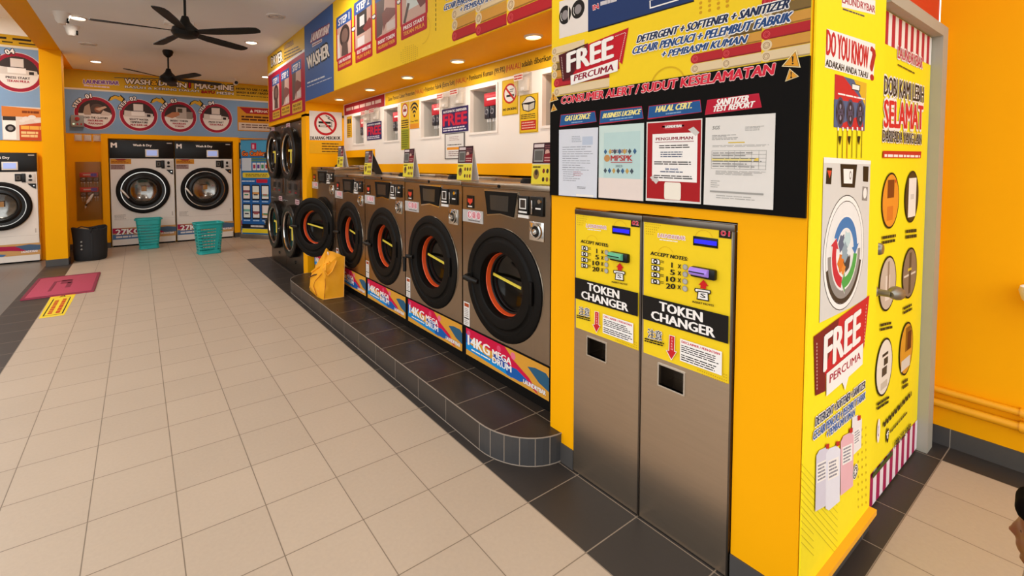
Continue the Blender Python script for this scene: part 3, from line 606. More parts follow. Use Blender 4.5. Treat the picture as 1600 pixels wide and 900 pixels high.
    for i, ch in enumerate('TOKEN'): D.text(ch, ZD(852, 446+i*21), ZD(864, 449+i*21), ZD(852, 432+i*21), '#f0b0a8', None, .02)
    fr = D.fr3(ZD(923, 440), ZD(1250, 545), ZD(921, 612)); D.rect(0, 0, 1, 1, WH, fr); D.text('DISCLAIMER / PERHATIAN', (.04, .17), (.95, .17), (.04, .07), '#c31f3c', fr, .02); D.lines(.03, .24, .97, .60, 4, BK, fr, .45, .2, 6); D.lines(.03, .66, .97, .96, 3, BK, fr, .45, .2, 6)
    for i in range(4):
        for j in range(14 if i else 12): D.ell(ZD(1285-j*17, 790-i*22-j*6.4), .0022, .0022, '#c39a16', seg=8) if (i > 1 and j < 2) or i < 2 else None
    D.done()
    a, c2 = q(ZC(1145, 272)), q(ZC(1363, 386)); b = MB(); b.box(a.x, c2.x, -.004, 0, c2.y, a.y, BLK, .002); p = b.build('display', t)
    b = MB(); b.box(a.x+.006, c2.x-.004, -.0055, -.0035, c2.y+.010, a.y-.010, mat('lit blue display', '#1a14d8', .3, emit=.8)); b.build('screen', p)
    a, c2 = q(ZC(1140, 532)), q(ZC(1357, 666)); b = MB(); b.box(a.x, c2.x, -.022, 0, c2.y, a.y, BLK, .006); p = b.build('bill_acceptor', t)
    b = MB(); zc = (a.y+c2.y)/2+.004; b.tube([(a.x+.004, -.026, zc), (c2.x-.022, -.026, zc)], .015, mat('lit bill slot '+num, mouth, .25, emit=.25), 14); b.box(a.x+.006, c2.x-.03, -.043, -.036, zc-.002, zc+.002, BLK); b.build('bill_slot', p)
    return t
changer(.9915, '01', 'token changer numbered 01 with a purple bill slot, nearer the camera', '#9a78d8')
changer(1.364, '02', 'token changer numbered 02 with a green bill slot, beside the washers', '#5aa884')
# ================================================================ printed boards
ZA = Z(860, 0, 3.75); ZB = Z(860, 140, 4.0); F6 = Z(860, 0, 6.667)
TW = {'r': '#b3222a', 'y': '#cf9540', 'b': '#7d6335', 'c': '#dfc7a0', 'd': '#8c1a22'}
def towels(D, u0, v0, w, h, order='rybc', n=3):
    """a printed pile of folded towels, each fold with its rounded end on the left"""
    bh = h/len(order)
    for i, k in enumerate(order):
        v = v0+i*bh; fr = Frame((u0, v), (w, 0), (0, bh))
        D.poly([(.10, 0), (1, 0), (1, .96), (.10, .96)], TW[k], fr); D.rect(.16, .0, 1, .13, TW['d'] if k == 'r' else '#9a6a2a' if k == 'y' else '#5e4826' if k == 'b' else '#b89a6c', fr)
        D.ell((.11, .48), bh*.46, bh*.5, TW[k] if k in 'r' else TW['c'], fr, 18)
        for q in (.62, .36): D.ell((.11, .48), bh*.46*q, bh*.5*q, '#8f6a50' if k != 'r' else '#d8545a', fr, 14, hole=.82)
PF = xplane(XF-.002)
# --- upper banner over the notice board
uB = PF.uv(ZA(8, 545)); vlow = 1.893
S = Sign('promotion_banner', 'yellow banner with red FREE PERCUMA box above the black notice board', 'banner', PF, [(-1.713, vlow), (-.593, vlow), (-.593, 3.29), (-1.713, 3.29)], YP, .005, px=False)
D = S.D('machine_picture')
D.poly([F6(100, 20), F6(400, -70), F6(400, 325), F6(100, 405)], '#e4dad4')
for c_, rx, ry in (((160, 158), 62, 96), ((295, 98), 68, 96)):
    a, b = D.pr(F6(*c_), rx/6.667, ry/6.667); D.ell(F6(*c_), a, b, '#1c1715'); D.ell(F6(*c_), a*.52, b*.52, '#8d8586'); D.ell(F6(*c_), a*.75, b*.75, '#e8e2de', hole=.9, a0=150, a1=230)
D.poly([F6(192, 40), F6(200, 38), F6(200, 275), F6(192, 277)], '#e4dad4'); D.done()
D = S.D('blue_field', .0005); D.poly([F6(400, 325), F6(1500, 10), F6(1500, -700), F6(400, -400)], NAVY); D.poly([F6(400, 322), F6(1505, 6), F6(1506, 20), F6(400, 338)], BK)
D.poly([F6(1040, 10), F6(1340, -80), F6(1345, 5), F6(1042, 95)], WH); D.poly([F6(1052, 10), F6(1326, -72), F6(1330, -5), F6(1054, 78)], NAVY)
D.text('IN', F6(455, 108), F6(512, 88), F6(448, 60), '#c8203a', None, .03, (WH, .09)); D.lines(0, 0, 1, 1, 1, '#c9c3c8', D.fr3(F6(530, 20), F6(700, -30), F6(530, 65)), .9, 0, 3); D.done()
def pu(x, y): return PF.uv(ZA(x, y))
for (xa, ya, xb, yb, o_) in ((832, 420, 1012, 320, 'rc'), (1010, 405, 1242, 235, 'ryb'), (1238, 385, 1532, 40, 'bryrb')):
    a, b = pu(xa, ya), pu(xb, yb); base = min(a.y, pu(xb, ya).y); v0 = 1.897
    D = S.D('towel_picture', .001); towels(D, a.x, v0, b.x-a.x, {'rc': .075, 'ryb': .145, 'bryrb': .26}[o_], {'rc': 'cr', 'ryb': 'cryb', 'bryrb': 'cyrybrc'}[o_]); D.done()
a, b = pu(8, 540), pu(350, 480); D = S.D('towel_picture', .001); towels(D, a.x, 1.897, b.x-a.x, .09, 'cr'); towels(D, a.x, 1.987, (b.x-a.x)*.6, .16, 'ybcc'); D.done()
D = S.D('free_box', .011)
D.poly([F6(100, 585), F6(824, 290), F6(757, 672), F6(722, 640), F6(728, 720), F6(140, 848)], '#c01124'); D.poly([F6(94, 578), F6(400, 450), F6(400, 560), F6(225, 800), F6(225, 835), F6(135, 850)], '#6d1420')
D.poly([F6(94, 578), F6(330, 480), F6(240, 790), F6(135, 845)], '#4e1018')
for i in range(14): D.ell(F6(125+1.5*i, 600+i*17), .0022, .003, '#e6c9c4', seg=6)
for i in range(16): D.ell(F6(795-i*4.2, 350+i*19), .0022, .003, '#e6c9c4', seg=6)
for i in range(7): D.ell(F6(690+i*16, 380-i*6), .003, .0022, '#e6c9c4', seg=6)
D.poly([F6(222, 790), F6(716, 622), F6(712, 742), F6(225, 890)], WH)
D.text('FREE', F6(190, 755), F6(660, 598), F6(190, 558), WH, None, .045); D.text('PERCUMA', F6(258, 848), F6(668, 733), F6(266, 785), '#8c1230', None, .03); D.done()
D = S.D('lettering', .016)
D.text('DETERGENT + SOFTENER + SANITIZER', ZA(512, 253), ZA(1398, 48), ZA(524, 210), '#1b2a4c', None, .035, (WH, .12))
D.text('CECAIR PENCUCI + PELEMBUT FABRIK', ZA(484, 320), ZA(1408, 128), ZA(497, 276), '#24477e', None, .03, (WH, .12))
D.text('+ PEMBASMI KUMAN', ZA(654, 340), ZA(1146, 253), ZA(668, 300), '#24477e', None, .03, (WH, .12)); D.done()
D = S.D('pattern', .001)
for i in range(4):
    for j in range(3): D.ell(ZA(885+i*52, 75-j*28-i*13), .006, .006, '#d09a14', seg=12)
for i in range(6): D.ell(ZA(690, 500), .07+i*.001, .07+i*.001, '#dcb017', hole=.985, a0=10, a1=170)
D.done()
# --- black notice board
S = Sign('notice_board', 'black CONSUMER ALERT notice board on the wall above the token changers', 'notice board', PF, [(-1.716, 1.388), (-.593, 1.372), (-.593, 1.893), (-1.716, 1.893)], mat('matt black board', '#0a0706', .6, var=.1, spec=.1), .010, px=False)
D = S.D('title_lettering'); D.text('CONSUMER ALERT / SUDUT KESELAMATAN', ZA(70, 610), ZA(1312, 437), ZA(75, 568), '#d5243c', None, .03, ('#f0c6c4', .08)); D.done()
for (A, B, C_) in (((1362, 392), (1447, 292), (1474, 398)), ((1383, 480), (1409, 403), (1464, 450)), ((2, 602), (22, 538), (55, 585)), ((10, 657), (26, 608), (48, 645))):
    D = S.D('warning_triangle', .002); D.poly([ZA(*A), ZA(*B), ZA(*C_)], '#f2dca8'); m_ = ((A[0]+B[0]+C_[0])/3, (A[1]+B[1]+C_[1])/3); k_ = lambda p, s_: ZA(m_[0]+(p[0]-m_[0])*s_, m_[1]+(p[1]-m_[1])*s_)
    D.poly([k_(A, .84), k_(B, .84), k_(C_, .84)], BK); D.poly([k_(A, .78), k_(B, .78), k_(C_, .78)], '#e09a28')
    D.poly([k_((m_[0]-(C_[0]-A[0])*.05, m_[1]-(A[1]-B[1])*.28), 1), k_((m_[0]+(C_[0]-A[0])*.05, m_[1]-(A[1]-B[1])*.28), 1), k_((m_[0]+(C_[0]-A[0])*.02, m_[1]+(A[1]-B[1])*.06), 1), k_((m_[0]-(C_[0]-A[0])*.02, m_[1]+(A[1]-B[1])*.06), 1)], BK); D.ell(k_((m_[0], m_[1]+(A[1]-B[1])*.14), 1), .003, .003, BK, seg=8); D.done()
def nametag(nm, P, t, a, b, c, bc, tc, sub=None):
    D = S.D(nm, .003); D.poly([ZB(*p) for p in P], '#b8243c'); q = [((p[0]-sum(x[0] for x in P)/4)*.985+sum(x[0] for x in P)/4, (p[1]-sum(x[1] for x in P)/4)*.88+sum(x[1] for x in P)/4) for p in P]; D.poly([ZB(*p) for p in q], bc)
    D.text(t, ZB(*a), ZB(*b), ZB(*c), tc, None, .035)
    if sub: D.lines(0, 0, 1, 1, 1, '#7fa2c8', D.fr3(ZB(*sub[0]), ZB(*sub[1]), ZB(*sub[2])), .8, 0, 4)
    return D
YT = ink('#f0e08a')
nametag('tag', [(74, 158), (288, 134), (298, 202), (66, 234)], 'GAS LICENCE', (98, 198), (252, 181), (106, 166), '#1f5590', YT, ((140, 204), (210, 196), (140, 212))).done('blue GAS LICENCE tag')
nametag('tag', [(322, 132), (580, 104), (592, 182), (315, 218)], 'BUSINESS LICENCE', (335, 180), (566, 154), (345, 150), '#1f5590', YT, ((380, 186), (525, 168), (380, 195))).done('blue BUSINESS LICENCE tag')
nametag('tag', [(624, 104), (946, 64), (955, 142), (616, 188)], 'HALAL CERT.', (666, 143), (890, 117), (676, 106), '#1f5590', YT, ((730, 148), (826, 136), (730, 158))).done('blue HALAL CERT. tag')
D = nametag('tag', [(990, 66), (1312, 24), (1330, 112), (974, 160)], 'SANITIZER', (1045, 101), (1245, 76), (1054, 62), '#b8102f', WH); D.text('TEST REPORT', ZB(1022, 141), ZB(1276, 111), ZB(1032, 105), WH, None, .035); D.done('red SANITIZER TEST REPORT tag')
PD6 = xplane(XF-.0145)
def doc(label, TL, TR, BR, BL, m=PAPER): return Sign('certificate_sheet', label, 'certificate', PD6, [ZB(*TL), ZB(*TR), ZB(*BR), ZB(*BL)], m, .0015, 'documents on the black notice board')
S = doc('white gas licence sheet in a plastic sleeve, leftmost on the black board', (55, 252), (299, 236), (290, 676), (53, 660), '#d6d8e2'); D = S.D('printed_text'); fr = D.fr3(ZB(55, 252), ZB(299, 236), ZB(53, 660))
D.lines(.35, .1, .62, .2, 4, '#9aa0ac', fr, .4); D.rect(.62, .12, .88, .24, '#b9c3d6', fr); D.lines(.1, .25, .9, .62, 11, '#8d8f98', fr, .25, .5); D.lines(.12, .62, .62, .78, 5, '#8d8f98', fr, .25, .5); D.lines(.4, .62, .65, .7, 3, '#a8606a', fr, .3); D.lines(.5, .84, .72, .88, 2, '#77777c', fr, .4); D.done()
MB().box(-.004, .10, -.003, -.0016, .001, .012, mat('sleeve gloss', '#f2ece4', .15)).build('tape', S.root)
S = doc('pale green business licence card in a plastic sleeve with MPSPK print', (306, 228), (586, 208), (581, 697), (302, 674), '#c9dcd8'); D = S.D('printed_text'); fr = D.fr3(ZB(306, 228), ZB(586, 208), ZB(302, 674))
D.rect(0, .72, 1, 1, '#e6d6cf', fr); D.rect(.12, .1, .93, .72, '#b9d3d2', fr); D.lines(.3, .33, .7, .38, 2, '#8a4a50', fr, .6, .1)
for k in range(7): D.poly([(.12+k*.11, .36), (.16+k*.11, .32), (.2+k*.11, .36), (.16+k*.11, .40)], ('#3c5f86', '#c09a52', '#46505a')[k % 3], fr); D.poly([(.12+k*.1, .62), (.16+k*.1, .58), (.2+k*.1, .62), (.16+k*.1, .66)], ('#46505a', '#3c5f86', '#c09a52')[k % 3], fr)
D.ell((.2, .45), .016, .016, '#c08a52', fr); D.text('MPSPK', (.29, .485), (.77, .485), (.29, .41), '#b03a3c', fr, .02, ('#e8e4e0', .05)); D.rect(.29, .5, .77, .51, '#b03a3c', fr); D.text('2023', (.4, .57), (.55, .57), (.4, .54), '#5a5f66', fr); D.done()
S = doc('red bordered PENGUMUMAN announcement sheet under the halal tag', (603, 204), (950, 180), (941, 716), (597, 694), PAPER); D = S.D('printed_text'); fr = D.fr3(ZB(603, 204), ZB(950, 180), ZB(597, 694))
D.rect(.02, .015, .985, .965, '#a8151c', fr); D.rrect(.30, .03, .70, .11, .25, '#b8323a', fr, .5); D.text('LAUNDRYBAR', (.36, .088), (.66, .088), (.36, .055), WH, fr, .03)
D.rect(.12, .155, .93, .74, WH, fr); D.poly([(.77, .12), (.86, .09), (.96, .16), (.9, .2)], '#cdc7c2', fr); D.poly([(.08, .70), (.15, .67), (.26, .73), (.2, .78)], '#cdc7c2', fr)
D.text('PENGUMUMAN', (.19, .235), (.85, .235), (.19, .20), '#8a1a30', fr, .03); D.rect(.17, .255, .87, .262, '#8a1a30', fr); D.lines(.25, .29, .8, .34, 2, BK, fr, .45, .1); D.lines(.28, .37, .72, .45, 3, '#4a5570', fr, .4, .2); D.lines(.16, .49, .86, .54, 2, BK, fr, .45, .05); D.text('SIJIL HALAL', (.37, .60), (.61, .60), (.37, .577), '#3a5a90', fr, .01); D.lines(.28, .61, .73, .635, 1, '#4a5570', fr, .5); D.lines(.16, .66, .86, .71, 2, BK, fr, .45, .2); D.rrect(.36, .75, .66, .96, .08, '#efe6d8', fr, 1.4); D.done()
S = doc('plain white test report sheet with a yellow marked line, rightmost on the black board', (972, 176), (1408, 147), (1392, 752), (958, 718), PAPER); D = S.D('printed_text'); fr = D.fr3(ZB(972, 176), ZB(1408, 147), ZB(958, 718))
D.text('SGS', (.11, .14), (.22, .14), (.12, .10), '#7a7874', fr, .01); D.lines(.6, .12, .88, .17, 4, '#8d8a86', fr, .35, .3); D.lines(.11, .2, .5, .26, 4, '#7d7a76', fr, .35, .4); D.rect(.36, .285, .6, .297, '#d8b83a', fr); D.lines(.12, .315, .95, .34, 2, '#8d8a86', fr, .3, .1)
for y in (.38, .42, .46, .5, .54, .58): D.rect(.11, y, .9, y+.0025, '#7a7772', fr)
for x in (.11, .37, .46, .54, .7, .8, .8975): D.rect(x, .38, x+.003, .582, '#7a7772', fr)
D.rect(.115, .465, .70, .49, '#e6d48a', fr); D.rect(.74, .46, .8, .49, '#e8c65a', fr); D.lines(.13, .39, .86, .57, 6, '#7d7a76', fr, .28, .5); D.lines(.18, .6, .9, .65, 4, '#8d8a86', fr, .3, .3); D.lines(.11, .71, .27, .8, 4, '#9a9792', fr, .25, .4); D.rect(.1, .83, .88, .85, '#a09c97', fr); D.lines(.2, .87, .8, .92, 2, '#a8a5a0', fr, .3, .2); D.done()
# --- DO YOU KNOW panel
PK = yplane(.590)
S = Sign('printed_panel', 'tall yellow DO YOU KNOW panel at the corner next to the door', 'poster', PK, [(1.795, .105), (2.512, .105), (2.512, 3.0), (1.795, 3.0)], YB, .006, px=False)
MB().box(-.362, .362, -.03, -.006, -.022, 0, mat('orange ledge', '#f0a81c', .5)).build('ledge', S.root)
D = S.D('logo_lettering'); D.poly([ZE(222, -20), ZE(412, 5), ZE(410, 85), ZE(222, 42)], WH); D.text('LAUNDRYBAR', ZE(225, 18), ZE(410, 76), ZE(225, -26), '#a8243c', None, .03); D.lines(0, 0, 1, 1, 1, '#5a4a58', D.fr3(ZE(228, 44), ZE(352, 86), ZE(228, 62)), .5, 0, 5); D.done()
D = S.D('question_lettering', .002); D.poly([ZE(138, 163), ZE(410, 250), ZE(408, 330), ZE(400, 450), ZE(370, 448), ZE(126, 380)], WH)
D.text('DO YOU KNOW', ZE(135, 308), ZE(370, 388), ZE(138, 168), '#c41c28', None, .03); D.text('?', ZE(383, 448), ZE(409, 456), ZE(385, 262), '#b02028', None, .03); D.text('ADAKAH ANDA TAHU', ZE(130, 372), ZE(368, 443), ZE(132, 333), '#221c1a', None, .02); D.done()
D = S.D('dispenser_picture', .004); D.poly([ZE(183, 418), ZE(362, 470), ZE(350, 738), ZE(177, 716)], '#4c5f86'); D.poly([ZE(183, 418), ZE(230, 430), ZE(330, 560), ZE(345, 735), ZE(210, 718), ZE(200, 560), ZE(181, 560)], '#c8222c'); D.poly([ZE(290, 450), ZE(362, 470), ZE(354, 600)], '#e0b02c'); D.poly([ZE(278, 470), ZE(326, 482), ZE(324, 516), ZE(277, 506)], BK); D.poly([ZE(281, 475), ZE(322, 485), ZE(320, 511), ZE(280, 501)], WH)
D.lines(0, 0, 1, 1, 1, WH, D.fr3(ZE(200, 520), ZE(350, 552), ZE(200, 535)), .6, 0, 4); D.poly([ZE(178, 560), ZE(350, 585), ZE(348, 640), ZE(176, 716)], '#4c5f86')
for cx, cy, rx, ry in ((213, 632, 25, 72), (269, 638, 22, 70), (324, 642, 20, 66)):
    a, b = D.pr(ZE(cx, cy), rx/3.6, ry/3.6); D.ell(ZE(cx, cy), a, b, '#221d2c'); D.ell(ZE(cx, cy-ry*.45), a*.75, a*.75, '#4a4460', hole=.7); D.ell(ZE(cx, cy+ry*.45), a*.75, a*.75, '#4a4460', hole=.7); D.ell(ZE(cx, cy-ry*.45), a*.2, a*.2, '#8d88a0'); D.ell(ZE(cx, cy+ry*.45), a*.2, a*.2, '#8d88a0')
for x in (195, 222, 248, 276, 303, 330): D.poly([ZE(x, 716), ZE(x+8, 716), ZE(x+8, 735), ZE(x, 735)], WH); D.poly([ZE(x+2, 735), ZE(x+5, 735), ZE(x+2, 890), ZE(x-1, 890)], '#6a6210' if x != 248 else '#a02818')
for x in (209, 262, 316): D.poly([ZE(x-8, 765), ZE(x+8, 767), ZE(x+1, 815), ZE(x-1, 815)], '#2a2410')
D.done()
D = S.D('washer_picture', .012); D.poly([ZF(118, 60), ZF(382, 80), ZF(362, 845), ZF(260, 905), ZF(94, 985)], '#d6d2cd'); D.poly([ZF(118, 56), ZF(384, 76), ZF(383, 96), ZF(118, 88)], WH)
D.poly([ZF(211, 94), ZF(307, 98), ZF(293, 228), ZF(216, 224)], BK); D.poly([ZF(229, 122), ZF(284, 124), ZF(279, 205), ZF(231, 203)], WH); D.ell(ZF(268, 158), .012, .016, '#8a8580', hole=.6)
D.poly([ZF(134, 114), ZF(165, 116), ZF(159, 209), ZF(129, 206)], BK); D.poly([ZF(137, 130), ZF(162, 132), ZF(150, 175)], '#d8432b'); D.poly([ZF(340, 107), ZF(371, 109), ZF(368, 195), ZF(339, 192)], BK); D.poly([ZF(337, 220), ZF(367, 224), ZF(362, 302), ZF(333, 298)], '#8f8a86'); a, b = D.pr(ZF(350, 258), 10/3.6, 30/3.6); D.ell(ZF(350, 258), a, b, '#efeae5')
cc = ZF(236, 590); a, b = D.pr(cc, 113/3.6, 318/3.6); R_ = (a+b)/2
for k_, m_ in ((1.0, BK), (.985, WH), (.90, BK), (.888, '#e8e6e4')): D.ell(cc, R_*k_, R_*k_, m_)
D.ell(cc, R_*.885, R_*.885, '#3a322c', a0=195, a1=345); D.ell(cc, R_*.80, R_*.80, '#8f8a86', a0=180, a1=360); D.ell(cc, R_*.66, R_*.66, '#e9e7e6')
uvc = PK.uv(cc)
def arrow(a0, a1, m_, r0=.43, r1=.62):
    p = [uvc+Vector((R_*r1*math.cos(math.radians(a0+(a1-a0)*i/14)), R_*r1*math.sin(math.radians(a0+(a1-a0)*i/14)))) for i in range(15)]; q = [uvc+Vector((R_*r0*math.cos(math.radians(a0+(a1-a0)*i/14)), R_*r0*math.sin(math.radians(a0+(a1-a0)*i/14)))) for i in range(15)]
    t_ = math.radians(a1+(18 if a1 > a0 else -18)); e_ = math.radians(a1); tip = uvc+Vector((R_*(r0+r1)/2*math.cos(t_), R_*(r0+r1)/2*math.sin(t_)))
    for gr, mm in ((1, WH), (0, m_)):
        g = .035*gr*R_; pp = [uvc+(x-uvc)*(1+.05*gr) for x in p]; qq = [uvc+(x-uvc)*(1-.06*gr) for x in q]
        D.raw(pp+qq, [(i, i+1, 15+i+1, 15+i) for i in range(14)], mm)
        D.raw([uvc+Vector((R_*(r1+.09+.03*gr)*math.cos(e_), R_*(r1+.09+.03*gr)*math.sin(e_))), uvc+Vector((R_*(r0-.09-.03*gr)*math.cos(e_), R_*(r0-.09-.03*gr)*math.sin(e_))), uvc+(tip-uvc)*(1+.02*gr)], [(0, 1, 2)], mm)
for (dx, dy, r_, m_) in ((-.16, .18, .16, '#596680'), (.1, .2, .17, '#bcd4d8'), (-.15, -.16, .18, '#d87428'), (.12, -.18, .17, '#3c3a3c'), (.0, 0, .16, '#8fa3b0'), (-.05, -.3, .1, '#e08a3a'), (.2, .02, .1, '#dfe6e8')):
    c2 = uvc+Vector((dx*R_, dy*R_)); D.raw([c2+Vector((R_*r_*(1+.25*math.sin(3*i+dx*30))*math.cos(i*.5236), R_*r_*(1+.25*math.cos(2*i+dy*20))*math.sin(i*.5236))) for i in range(12)], [range(12)], m_)
arrow(150, 8, '#3a77b4'); arrow(255, 165, '#c8283c'); arrow(-8, -88, '#4ba24c'); D.done()
D = S.D('free_box', .020); D.poly([ZG(101, 243), ZG(428, 2), ZG(396, 318), ZG(390, 280), ZG(170, 470), ZG(170, 560), ZG(110, 588)], '#c8202c'); D.poly([ZG(101, 243), ZG(250, 133), ZG(240, 200), ZG(165, 440), ZG(170, 560), ZG(110, 588)], '#7a1a20')
for i in range(14): D.ell(ZG(118, 285+i*20), .003, .004, '#e8cdbc', seg=6)
for i in range(12): D.ell(ZG(408-i*1.3, 60+i*20), .003, .004, '#e8cdbc', seg=6)
D.text('FREE', ZG(158, 446), ZG(368, 268), ZG(164, 236), WH, None, .04); D.poly([ZG(172, 458), ZG(388, 280), ZG(384, 404), ZG(302, 478), ZG(282, 556), ZG(266, 510), ZG(172, 590)], WH); D.text('PERCUMA', ZG(190, 514), ZG(372, 372), ZG(192, 465), '#a8203c', None, .03); D.done()
D = S.D('lettering', .024)
D.text('DETERGENT + SOFTENER + SANITIZER', ZG(108, 768), ZG(402, 542), ZG(112, 715), '#2a3550', None, .03, (WH, .12)); D.text('CECAIR PENCUCI + PELEMBUT FABRIK', ZG(94, 848), ZG(402, 604), ZG(97, 798), '#2a5aa0', None, .03, (WH, .12)); D.text('+ PEMBASMI KUMAN', ZG(172, 836), ZG(338, 702), ZG(176, 790), '#2a5aa0', None, .03, (WH, .12)); D.done()
D = S.D('bottle_pictures', .030)
for P, m_, lb in (([(312, 5), (340, -12), (366, 10), (362, 170), (315, 215), (308, 120)], '#ece6e6', (322, 80, 358, 160)), ([(246, 140), (262, 105), (300, 85), (320, 100), (316, 385), (246, 440)], '#e8b4bc', (256, 170, 312, 270)), ([(108, 215), (125, 185), (162, 168), (180, 185), (172, 490), (102, 528)], '#d8d2e0', (112, 260, 168, 370)), ([(162, 205), (180, 175), (222, 158), (244, 180), (240, 470), (178, 522), (160, 510)], '#e6e4ee', (174, 245, 234, 355))):
    D.poly([ZH(*p) for p in P], m_); x0, y0, x1, y1 = lb; fr = D.fr3(ZH(x0, y0), ZH(x1, y0-26), ZH(x0, y1)); D.rect(0, 0, 1, 1, WH, fr); D.lines(.08, .05, .92, .95, 5, '#8a8794', fr, .5, .3, 3)
for x, y in ((172, 160), (230, 146), (305, 72), (350, 2)): D.poly([ZH(x-10, y-8), ZH(x+9, y-14), ZH(x+8, y+12), ZH(x-9, y+18)], '#c0281f')
D.ell(ZH(328, 305), .030, .030, WH); D.ell(ZH(328, 305), .027, .027, BK, hole=.84); 
for k in range(8): D.ell(None, .005, .005, BK, uv=PK.uv(ZH(328, 305))+Vector((.015*math.cos(k*.785), .015*math.sin(k*.785))), seg=8)
D.done()
D = S.D('pattern')
for i in range(12): D.poly([ZH(30, 560+i*40-300), ZH(30, 564+i*40-300), ZH(235, 800+i*40-300), ZH(235, 796+i*40-300)] if i < 8 else [ZH(30, 560+i*40-300), ZH(30, 564+i*40-300), ZH(100, 640+i*40-300), ZH(100, 636+i*40-300)], '#c9b01a')
for i in range(11):
    for j in range(3): D.ell(ZH(395-j*22, 60+i*42+j*12), .004, .006, '#cfa81a', seg=8)
D.done()
# --- printed cover of the door
D = Draw(pd, 'printed_cover', door, n0=.001); D.o = Vector((0, 0))
D.rect(2.542, .012, 3.44, 2.2, YB, FI)
for i in range(9): D.rect(2.545+i*.1, 2.06, 2.595+i*.1, 2.2, '#b8203a' if True else WH, FI); D.rect(2.595+i*.1, 2.06, min(2.645+i*.1, 3.44), 2.2, WH, FI)
for i in range(9): D.rect(2.545+i*.1, .012, 2.595+i*.1, .17, '#a81f52', FI); D.rect(2.595+i*.1, .012, min(2.645+i*.1, 3.44), .17, '#f0e4ea', FI)
D.text('LAUNDRYBAR', ZE(545, 325), ZE(684, 385), ZE(546, 262), '#b83048', None, .03, (WH, .13)); D.lines(0, 0, 1, 1, 1, '#6a5a20', D.fr3(ZE(545, 355), ZE(640, 405), ZE(545, 372)), .5, 0, 4)
D.text('DOBI KAMI LEBIH', ZE(468, 530), ZE(690, 578), ZE(470, 425), '#221c1a', None, .02, (WH, .09)); D.text('SELAMAT', ZE(466, 715), ZE(684, 728), ZE(468, 560), '#d0202c', None, .03, (WH, .10)); D.text('DARIPADA YANG LAIN', ZE(457, 795), ZE(676, 812), ZE(459, 730), '#221c1a', None, .02, (WH, .09))
D.poly([ZE(460, 848), ZE(676, 852), ZE(672, 890), ZE(458, 888)], '#c22a22'); D.lines(0, 0, 1, 1, 1, WH, D.fr3(ZE(468, 866), ZE(668, 872), ZE(467, 884)), .8, 0, 9)
def oval(zf, k, cx, cy, rx, ry, m_, inner):
    c_ = zf(cx, cy); a, b = D.pr(c_, rx/k, ry/k); D.ell(c_, a, b, BK); D.ell(c_, a*.93, b*.93, m_)
    uv = pd.uv(c_)
    for (x0, y0, x1, y1, mm) in inner: D.raw([uv+Vector((x0*a, y0*b)), uv+Vector((x1*a, y0*b)), uv+Vector((x1*a, y1*b)), uv+Vector((x0*a, y1*b))], [(0, 1, 2, 3)], mm)
def cap(zf, p0, p1, p2): D.lines(0, 0, 1, 1, 2, '#3a3318', D.fr3(zf(*p0), zf(*p1), zf(*p2)), .6, .15, 4)
oval(ZF, 3.6, 503, 300, 48, 157, '#e8952c', [(-.42, .1, .36, .74, '#7a3a14'), (-.4, -.7, .3, -.2, '#d87a28'), (.44, .62, .58, .74, '#c8301c')]); oval(ZF, 3.6, 622, 278, 38, 145, '#46361f', [(-.5, -.78, .6, .72, '#efece8'), (-.2, -.1, .3, .1, '#d6d2ce')])
oval(ZF, 3.6, 487, 765, 47, 152, '#c9b8a8', [(-.3, -.6, .2, .3, '#e2d6cc'), (-.1, -.3, .1, .8, '#9a8472')]); oval(ZF, 3.6, 610, 706, 40, 140, '#8a7562', [(-.8, -.1, .8, -.02, '#dcd2c6'), (-.15, -.8, .15, .8, '#5a4838'), (-.3, .1, .2, .2, '#d8c23a')])
oval(ZG, 3.75, 523, 422, 47, 163, '#e8e0d4', [(-.3, .38, .4, .48, '#2c2620'), (-.1, .05, .4, .3, '#3a342c'), (-.3, -.3, .3, .0, '#4a4238'), (-.4, -.75, .4, -.5, '#c8bdae')]); oval(ZG, 3.75, 652, 315, 38, 150, '#d89a2c', [(-.2, -.1, .6, .8, '#8a5a18'), (-.7, -.75, .6, -.35, '#d8d2c8'), (.1, -.1, .7, .6, '#5e2c14')])
cap(ZF, (455, 495), (535, 482), (455, 550)); cap(ZF, (588, 458), (648, 452), (588, 520)); cap(ZG, (500, 165), (570, 150), (500, 218)); cap(ZG, (635, 70), (690, 42), (635, 120)); cap(ZG, (480, 630), (556, 582), (480, 680)); cap(ZG, (630, 500), (662, 478), (630, 560))
D.ell(ZG(487, 795), .022, .055, WH); D.ell(ZG(487, 795), .010, .026, '#7a3a8a', hole=.6, a0=90, a1=290); D.ell(ZG(541, 822), .018, .036, BK); D.text('f', ZG(534, 842), ZG(548, 836), ZG(534, 800), WH, None, .05)
for (p0, p1, p2) in (((518, 745), (682, 560), (518, 780)), ((556, 795), (655, 680), (556, 812))): D.lines(0, 0, 1, 1, 1, '#3a3520', D.fr3(ZG(*p0), ZG(*p1), ZG(*p2)), .8, 0, 12)
D.text('1300 222 018', ZG(580, 900), ZG(676, 785), ZG(580, 862), '#3a3520', None, .02); D.poly([ZH(432, 325), ZH(545, 190), ZH(547, 215), ZH(433, 350)], '#46501c'); D.done()
NICK = mat('satin nickel', '#8f8a80', .35, metal=.75, var=.04)
b = MB(); b.lathe([(.03, 0), (.03, -.008), (.022, -.014), (.014, -.02), (.014, -.06)], (2.60, 0, 1.0), NICK, 24); b.tube([(2.592, -.06, 1.0), (2.615, -.066, 1.002), (2.65, -.066, .998), (2.672, -.06, .995)], [.012, .024, .03, .016], NICK, 12); b.build('door_handle', door)
b = MB(); b.lathe([(.026, 0), (.026, -.02), (.02, -.03), (0, -.032)], (2.60, 0, 1.185), NICK, 24); b.build('lock_cylinder', door)
